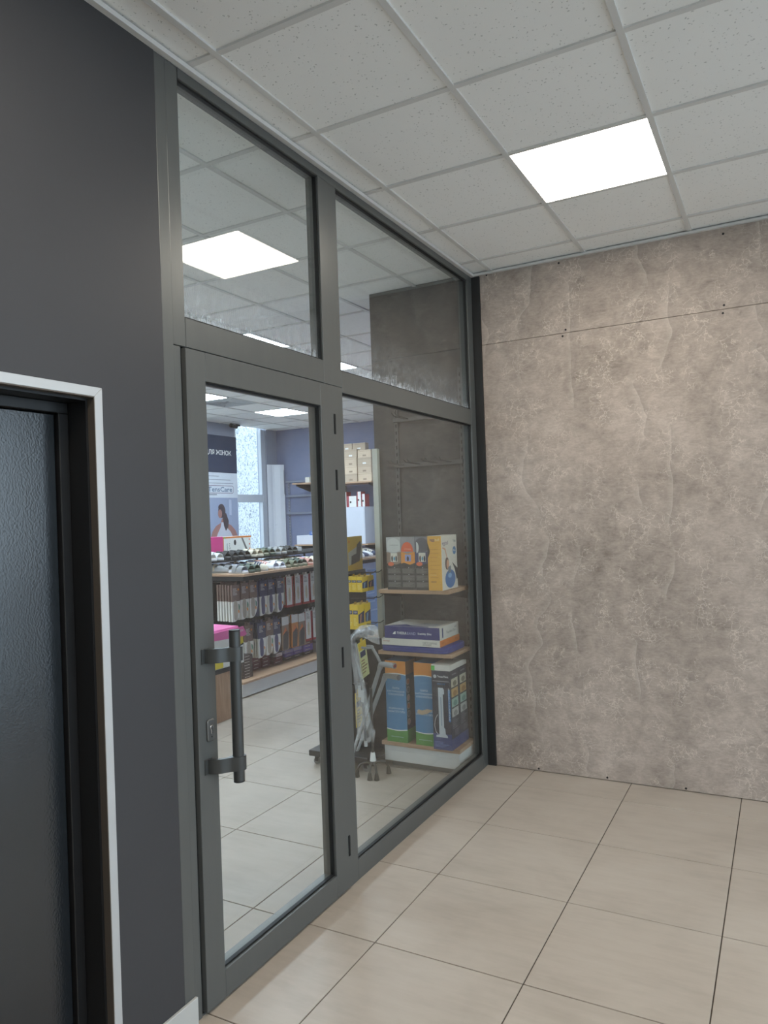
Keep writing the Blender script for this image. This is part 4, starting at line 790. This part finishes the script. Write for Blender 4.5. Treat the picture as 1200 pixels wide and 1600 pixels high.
# boxes standing on the raised tier
t = thing('pink_box', 'glossy magenta box behind the shoes on the tier', 'box', (-3.42, 1.2, 1.27)); bx('carton', (-3.50, -3.36, 1.10, 1.355, 1.2702, 1.495), cols('box_magenta', (214, 70, 136), .3), t, bevel=.003); bx('lid_line', (-3.3598, -3.3592, 1.102, 1.353, 1.485, 1.4865), cols('box_magenta_dark', (170, 50, 106)), t)
t = thing('blanket_box', 'white box with orange edging and product picture on the tier', 'box', (-3.42, 1.55, 1.27)); x1 = -3.37; t.location.y += .04
bx('carton', (-3.47, x1, 1.325, 1.785, 1.2702, 1.490), cols('carton_paper', (228, 228, 224)), t, bevel=.002)
for a in ((1.325, 1.785, 1.472, 1.490), (1.325, 1.337, 1.2702, 1.472)): bx('orange_edge', (x1, x1+.0006, *a), ORG, t)
bx('green_logo', (x1, x1+.001, 1.34, 1.36, 1.474, 1.488), cols('label_green', (88, 190, 80)), t); text('sleepex', cols('print_teal', (40, 90, 90)), t, (x1+.0008, 1.39, 1.37), .10, '+x', rot=PI/2); lines(t, GREYTXT, '+x', 1.42, 1.44, 1.42, 1.33, 4, x1+.0008, .4)
MB().prism([(1.62, 1.47), (1.645, 1.47), (1.735, 1.32), (1.70, 1.32)], 0, x1, x1+.0008).build('product_picture', cols('print_grey', (110, 108, 106)), t); disc('orange_seal', ORG, t, '+x', (1.545, 1.31), .022, x1); MB().prism(arc(1.515, 1.425, .02, .03, 0, 2*PI, 10)[:-1], 0, x1, x1+.0008).build('figure_picture', INK, t)
for k in range(3): disc('dot_icon', cols('label_coral', (222, 112, 74)), t, '+x', (1.755, 1.45-.05*k), .010, x1)
tag(bx('cream_carton', (-3.52, -3.30, 1.84, 2.05, 1.2702, 1.335), cols('carton_cream', (214, 206, 190)), bevel=.002, org=(-3.4, 1.9, 1.2702)), 'low cream carton on the tier beside the white box', 'box'); tag(bx('long_white_box', (-3.5, -3.33, 2.45, 2.72, 1.2702, 1.318), cols('carton_paper', (228, 228, 224)), bevel=.002, org=(-3.4, 2.6, 1.2702)), 'long white box lying at the far end of the tier', 'box')

# ================================================================== CARD DISPLAY ON OAK CABINET
t = thing('oak_cabinet', 'small oak cabinet with dark top band by the gondola', 'cabinet', (-2.5, .1, 0))
bx('carcass', (-2.75, -2.372, -.20, .388, 0, .398), WOODV, t, bevel=.002); bx('dark_band', (-2.752, -2.368, -.202, .392, .3982, .435), DARKM, t)
t = thing('card_display', 'white and yellow card display box with pink lid on the cabinet', 'box', (-2.5, .1, .435)); x1 = -2.372
bx('carton', (-2.72, x1, -.18, .432, .4352, .685), cols('carton_paper', (228, 228, 224)), t, bevel=.002); PK = cols('lid_pink', (226, 108, 170))
MB().prism([(-.185, .685), (.44, .660), (.475, .672), (.43, .745), (-.185, .735)], 0, x1, x1+.006).build('pink_flap', PK, t); MB().prism([(-2.72, .68), (-2.366, .68), (-2.40, .752), (-2.68, .755)], 1, -.18, .40).build('pink_lid', PK, t)
MB().prism([(.262, .565), (.43, .605), (.43, .688), (.262, .688)], 0, x1, x1+.0008).build('yellow_print', cols('print_yellow', (226, 202, 58)), t); MB().prism([(.285, .550), (.43, .592), (.43, .605), (.262, .568)], 0, x1, x1+.001).build('black_print', INK, t)
bx('yellow_print', (x1, x1+.0008, .05, .165, .440, .500), cols('print_yellow', (226, 202, 58)), t); bx('black_print', (x1, x1+.001, .10, .20, .488, .503), INK, t); bx('black_print', (x1, x1+.0012, .04, .10, .503, .515), INK, t); text('NEW', WHT, t, (x1+.0064, .40, .712), .06, '+x'); text('@', cols('print_grey', (110, 108, 106)), t, (x1+.001, .385, .49), .026, '+x')

# ================================================================== WINDOW WALL: BANNER, PAPER, CAMERA
bn = thing('banner', 'tall wall banner with dark header and photo of a woman', 'banner', (X0+.02, 4.3, 1.38)); bxx = X0+.012
BNV = cols('banner_navy', (46, 58, 84)); bx('banner_sheet', (X0+.002, bxx, 3.75, 4.905, 1.375, 3.02), cols('banner_white', (214, 220, 230)), bn); bx('dark_header', (bxx, bxx+.001, 3.75, 4.905, 2.428, 3.02), BNV, bn)
text('ДЛЯ ЖІНОК', WHT, bn, (bxx+.0016, 4.465, 2.742), .62, '+x', height=.092, bold=.02)
for k in range(3): lines(bn, cols('banner_grey', (150, 156, 168)), '+x', 3.95, 4.80, 2.375-.055*k, 2.362-.055*k, 1, bxx+.0006, .8, seed=k)
rr = lambda a, b, c, d, r: [(y, z) for y, z in rrect(a, b, c, d, r)]
MB().prism(rr(4.10, 4.80, 2.100, 2.225, .03), 0, bxx, bxx+.001).build('logo_border', cols('banner_plum', (120, 96, 120)), bn); MB().prism(rr(4.108, 4.792, 2.108, 2.217, .026), 0, bxx+.001, bxx+.002).build('logo_field', cols('banner_white', (214, 220, 230)), bn)
text('TensCare', cols('logo_blue', (96, 120, 150)), bn, (bxx+.0026, 4.48, 2.163), .57, '+x', height=.078, bold=.015); lines(bn, cols('banner_grey', (150, 156, 168)), '+x', 3.95, 4.70, 2.09, 2.06, 1, bxx+.0006, .7)
bx('photo_print', (bxx, bxx+.001, 3.76, 4.895, 1.378, 2.03), cols('photo_blue', (156, 168, 196)), bn); bx('photo_light', (bxx+.001, bxx+.0016, 4.68, 4.74, 1.75, 2.0), cols('photo_skyblue', (186, 196, 218)), bn)
SKB, HRB = cols('photo_skin', (168, 122, 116)), cols('photo_hair', (76, 64, 70))
MB().prism([(4.22, 1.378), (4.27, 1.50), (4.36, 1.585), (4.47, 1.63), (4.50, 1.70), (4.58, 1.70), (4.60, 1.63), (4.72, 1.585), (4.82, 1.50), (4.88, 1.378)], 0, bxx+.001, bxx+.002).build('figure_back', SKB, bn); MB().prism([(4.34, 1.378), (4.40, 1.48), (4.46, 1.56), (4.48, 1.64), (4.60, 1.64), (4.60, 1.56), (4.70, 1.48), (4.76, 1.378)], 0, bxx+.002, bxx+.003).build('figure_vest', cols('photo_white', (206, 208, 222)), bn)
MB().prism(arc(4.50, 1.815, .085, .105, 0, 2*PI, 18)[:-1], 0, bxx+.003, bxx+.004).build('figure_head', HRB, bn); MB().prism(arc(4.455, 1.775, .048, .07, 0, 2*PI, 12)[:-1], 0, bxx+.0035, bxx+.0045).build('figure_face', SKB, bn); MB().prism([(4.50, 1.80), (4.60, 1.78), (4.655, 1.66), (4.64, 1.56), (4.58, 1.50), (4.54, 1.58), (4.52, 1.68)], 0, bxx+.004, bxx+.005).build('figure_ponytail', HRB, bn); MB().prism(arc(4.49, 1.865, .075, .065, 0, PI, 12), 0, bxx+.0046, bxx+.0052).build('figure_hairline', HRB, bn)
b = MB(); pr = []
for k in range(9): pr.append((X0+.015+.16*(k/8)**1.6+.01*math.sin(k*1.3), 5.70+.036*k))
b.prism(pr+[(x+.003, y) for x, y in pr[::-1]], 2, 1.02, 2.61)
pw = b.build('paper_sheet', cols('paper_white', (232, 236, 244)), org=(X0+.03, 5.85, 1.02)); tag(pw, 'tall wavy white paper sheet hanging beside the shop window', 'paper'); bx('fold_line', (X0+.070, X0+.0705, 5.80, 5.90, 1.56, 1.564), cols('banner_grey', (150, 156, 168)), pw)
t = thing('security_camera', 'small black security camera on the shop ceiling by the banner', 'camera', (X0+.12, 4.72, H-.05))
MB().tube([(X0+.12, 4.66, H-.03), (X0+.12, 4.80, H-.045)], [.035, .03], 12).build('camera_body', INK, t, smooth=True); bx('camera_mount', (X0+.09, X0+.15, 4.78, 4.86, H-.03, H-.003), INK, t); MB().cyl((X0+.12, 4.66, H-.03), (X0+.12, 4.648, H-.029), .024, 12).build('lens', SLOT, t)
t = thing('ceiling_bracket', 'short grey bracket lamp under the shop ceiling tiles', 'bracket', (-3.75, 2.9, H)); bx('bar', (-3.80, -3.70, 2.72, 3.06, H-.045, H-.02), SLOTM, t, bevel=.003); bx('end_cap', (-3.80, -3.70, 3.061, 3.085, H-.05, H-.018), INK, t); bx('stem', (-3.76, -3.74, 2.86, 2.90, H-.02, H-.002), SLOTM, t)

# ================================================================== BACK WALL
YB_ = Y1-.001
slotted('slotted_rail', -5.86, YB_, 1.0, 2.33, 'slotted grey rail on the slate back wall', w=.04, mtl=mat('rail_blue_grey', (128, 134, 152), .5, .2))
RB = mat('rail_blue_grey', (128, 134, 152), .5, .2)
for z, nm in ((2.305, 'upper'), (2.05, 'middle'), (1.75, 'lower')): tag(bx('cross_bar', (-5.90, -4.80, YB_-.05, YB_-.014, z-.018, z+.018), RB, bevel=.003, org=(-5.35, YB_-.03, z)), '%s blue grey cross bar on the slate back wall' % nm, 'bar', 'cross bars on the back wall')
t = thing('grab_frame', 'thin wire frame beside the paper sheet at the corner', 'frame', (-5.93, YB_-.03, 2.1)); MB().tube([(-5.97, YB_-.012, 2.09), (-5.97, YB_-.05, 2.09), (-5.97, YB_-.05, 2.51), (-5.92, YB_-.05, 2.51), (-5.92, YB_-.05, 2.09), (-5.92, YB_-.012, 2.09)], .007, 8).build('wire', RB, t, smooth=True)
def bshelf(x0, x1, y0, z, label):
    t = thing('bracket_shelf', label, 'shelf', ((x0+x1)/2, 5.8, z), 'shelves on the back wall'); bx('board', (x0, x1, y0, YB_-.05, z-.022, z), WOOD, t, bevel=.001)
    for x in (x0+.06, x1-.06): MB().prism([(YB_-.02, z-.023), (y0+.04, z-.023), (y0+.04, z-.05), (YB_-.02, z-.15)], 0, x-.012, x+.012).build('bracket', DARKM, t)
bshelf(-5.42, -4.75, 5.50, 2.245, 'oak bracket shelf high on the slate back wall'); bshelf(-5.40, -4.75, 5.48, 1.225, 'lower oak bracket shelf holding the white carton'); bshelf(-4.74, -3.855, 5.40, 2.205, 'oak shelf carrying the kraft carton stack'); bshelf(-4.74, -3.98, 5.45, 1.225, 'oak shelf under the white cabinet')
tag(bx('small_white_box', (-5.19, -5.11, 5.55, 5.63, 2.2452, 2.335), OFFW, bevel=.002, org=(-5.15, 5.6, 2.2452)), 'small white box on the high bracket shelf', 'box')
t = thing('orthosis_pack', 'white and lilac pack with loop straps on the bracket shelf', 'pack', (-5.02, 5.6, 2.2452)); bx('carton', (-5.09, -4.96, 5.56, 5.64, 2.2452, 2.36), cols('pack_lilac', (150, 150, 210)), t, bevel=.002); bx('white_panel', (-5.091, -5.05, 5.559, 5.641, 2.246, 2.361), WHT, t)
for x in (-5.055, -4.985): MB().tube([(x-.02, 5.6, 2.36), (x-.024, 5.6, 2.44), (x, 5.6, 2.49), (x+.024, 5.6, 2.44), (x+.02, 5.6, 2.36)], .011, 8).build('loop_strap', WHT, t, smooth=True)
for k in range(3):
    t = thing('blister_pack', 'pale hanging blister pack under the bracket shelf, %s from the left' % ORD[k], 'pack', (-5.13+.13*k, 5.70, 2.11), 'blister packs under the bracket shelf'); x = -5.13+.13*k
    bx('card', (x-.055, x+.055, 5.698, 5.702, 1.84, 2.11), cols('blister_pale', (206, 214, 226)), t); bx('photo_print', (x-.04, x+.02, 5.6972, 5.698, 1.93, 2.05), cols('photo_mauve', (140, 124, 140)), t); MB().tube([(x, 5.70, 2.105), (x, 5.70, 2.14), (x, YB_-.05, 2.145)], .003, 6).build('hook', DARKM, t); bx('bubble', (x+.025, x+.05, 5.685, 5.698, 1.87, 2.06), cols('blister_dark', (90, 96, 110)), t)
tag(bx('white_carton', (-5.38, -4.78, 5.52, 5.86, 1.2252, 1.375), cols('carton_lilacwhite', (226, 228, 240)), bevel=.004, org=(-5.1, 5.7, 1.2252)), 'long white carton on the lower bracket shelf', 'box')
t = thing('blue_pack', 'small blue pack lying on the long white carton', 'box', (-5.05, 5.6, 1.3752)); bx('carton', (-5.14, -4.9, 5.55, 5.68, 1.3752, 1.44), cols('box_bluebright', (82, 122, 196)), t, bevel=.002); text('FUTURO', WHT, t, (-5.04, 5.549, 1.408), .14); bx('white_top_pack', (-4.99, -4.9, 5.56, 5.66, 1.4402, 1.52), WHT, t)
# kraft carton stack
KR = [cols('kraft_a', (214, 194, 170), .8), cols('kraft_b', (202, 182, 160), .8), cols('kraft_c', (190, 172, 152), .8)]
def kraft(x0, x1, y0, y1, z0, z1, k, label):
    t = thing('kraft_carton', label, 'box', ((x0+x1)/2, (y0+y1)/2, z0), 'kraft cartons on the oak shelf'); bx('carton', (x0, x1, y0, y1, z0, z1), KR[k % 3], t, bevel=.002); bx('lid_line', (x0-.0004, x1+.0004, y0-.0006, y0, z1-.022, z1-.019), cols('kraft_line', (140, 118, 98)), t); bx('end_label', ((x0+x1)/2-.03, (x0+x1)/2+.03, y0-.0008, y0, z0+.02, z0+.045), (WHT if k % 4 == 1 else cols('kraft_print', (150, 130, 112))), t)
for c_, (x0, x1, y0, zs) in enumerate(((-4.46, -4.27, 5.55, [.10, .10, .10, .10, .11, .11]), (-4.265, -4.03, 5.56, [.12, .12, .13, .13, .12]), (-4.34, -4.11, 5.42, [.13, .12, .13, .13]), (-4.105, -3.86, 5.43, [.13, .12, .12, .12]))):
    z = 2.2052
    for k, h_ in enumerate(zs): dx = random.uniform(-.008, .008) if c_ > 1 else 0; kraft(x0+max(0, dx), x1+min(0, dx), y0, y0+.11, z, z+h_-.0008, k+c_, 'kraft carton, %s from the bottom of the %s stack on the oak shelf' % (ORD[k], ('left rear', 'right rear', 'left front', 'right front')[c_])); z += h_
# white cabinet with red and white boxes
t = thing('white_cabinet', 'plain white cabinet on the oak shelf of the back wall', 'cabinet', (-4.2, 5.6, 1.2252)); bx('carcass', (-4.43, -4.03, 5.47, 5.8, 1.2252, 1.81), cols('cabinet_white', (216, 222, 236)), t, bevel=.003); bx('door_gap', (-4.045, -4.0425, 5.4692, 5.47, 1.24, 1.80), cols('banner_grey', (150, 156, 168)), t)
RDB = cols('pack_crimson', (168, 62, 74))
for k, (x0, w, h_) in enumerate(((-4.43, .055, .245), (-4.365, .175, .175), (-4.18, .075, .24), (-4.095, .06, .20))):
    t = thing('medical_box', 'red and white medical box on the white cabinet, %s from the left' % ORD[k], 'box', (x0+w/2, 5.57, 1.81), 'red and white boxes on the cabinet'); bx('carton', (x0, x0+w, 5.5, 5.64, 1.8102, 1.8102+h_), RDB, t, bevel=.002); bx('white_panel', (x0+w*.22, x0+w-.001, 5.4992, 5.5, 1.812, 1.808+h_), WHT, t); disc('photo_dot', INK, t, '-y', (x0+w*.38, 1.81+h_*.45), .016, 5.4992)
tag(bx('dark_display_panel', (-3.85, -3.55, 5.82, 5.86, 1.3, 2.30), mat('stand_black', (38, 38, 40), .6), org=(-3.70, 5.84, 1.3)), 'dark display panel behind the hanging white packs', 'panel')
for k in range(3):
    z1 = 2.17-.41*k; t = thing('white_support_pack', 'white hanging support pack on the dark panel, %s from the top' % ORD[k], 'pack', (-3.73, 5.72, z1), 'white packs on the dark panel'); bx('card', (-3.845, -3.60, 5.70, 5.74, z1-.37, z1), cols('pack_white', (226, 224, 218)), t, bevel=.008); disc('photo_print', CHAR, t, '-y', (-3.805, z1-.16), .03, 5.70, ry=.05); lines(t, GREYTXT, '-y', -3.78, -3.62, z1-.22, z1-.33, 5, 5.6994, .3); MB().tube([(-3.72, 5.72, z1), (-3.72, 5.72, z1+.012), (-3.72, 5.82, z1+.012)], .004, 6).build('hook', DARKM, t)
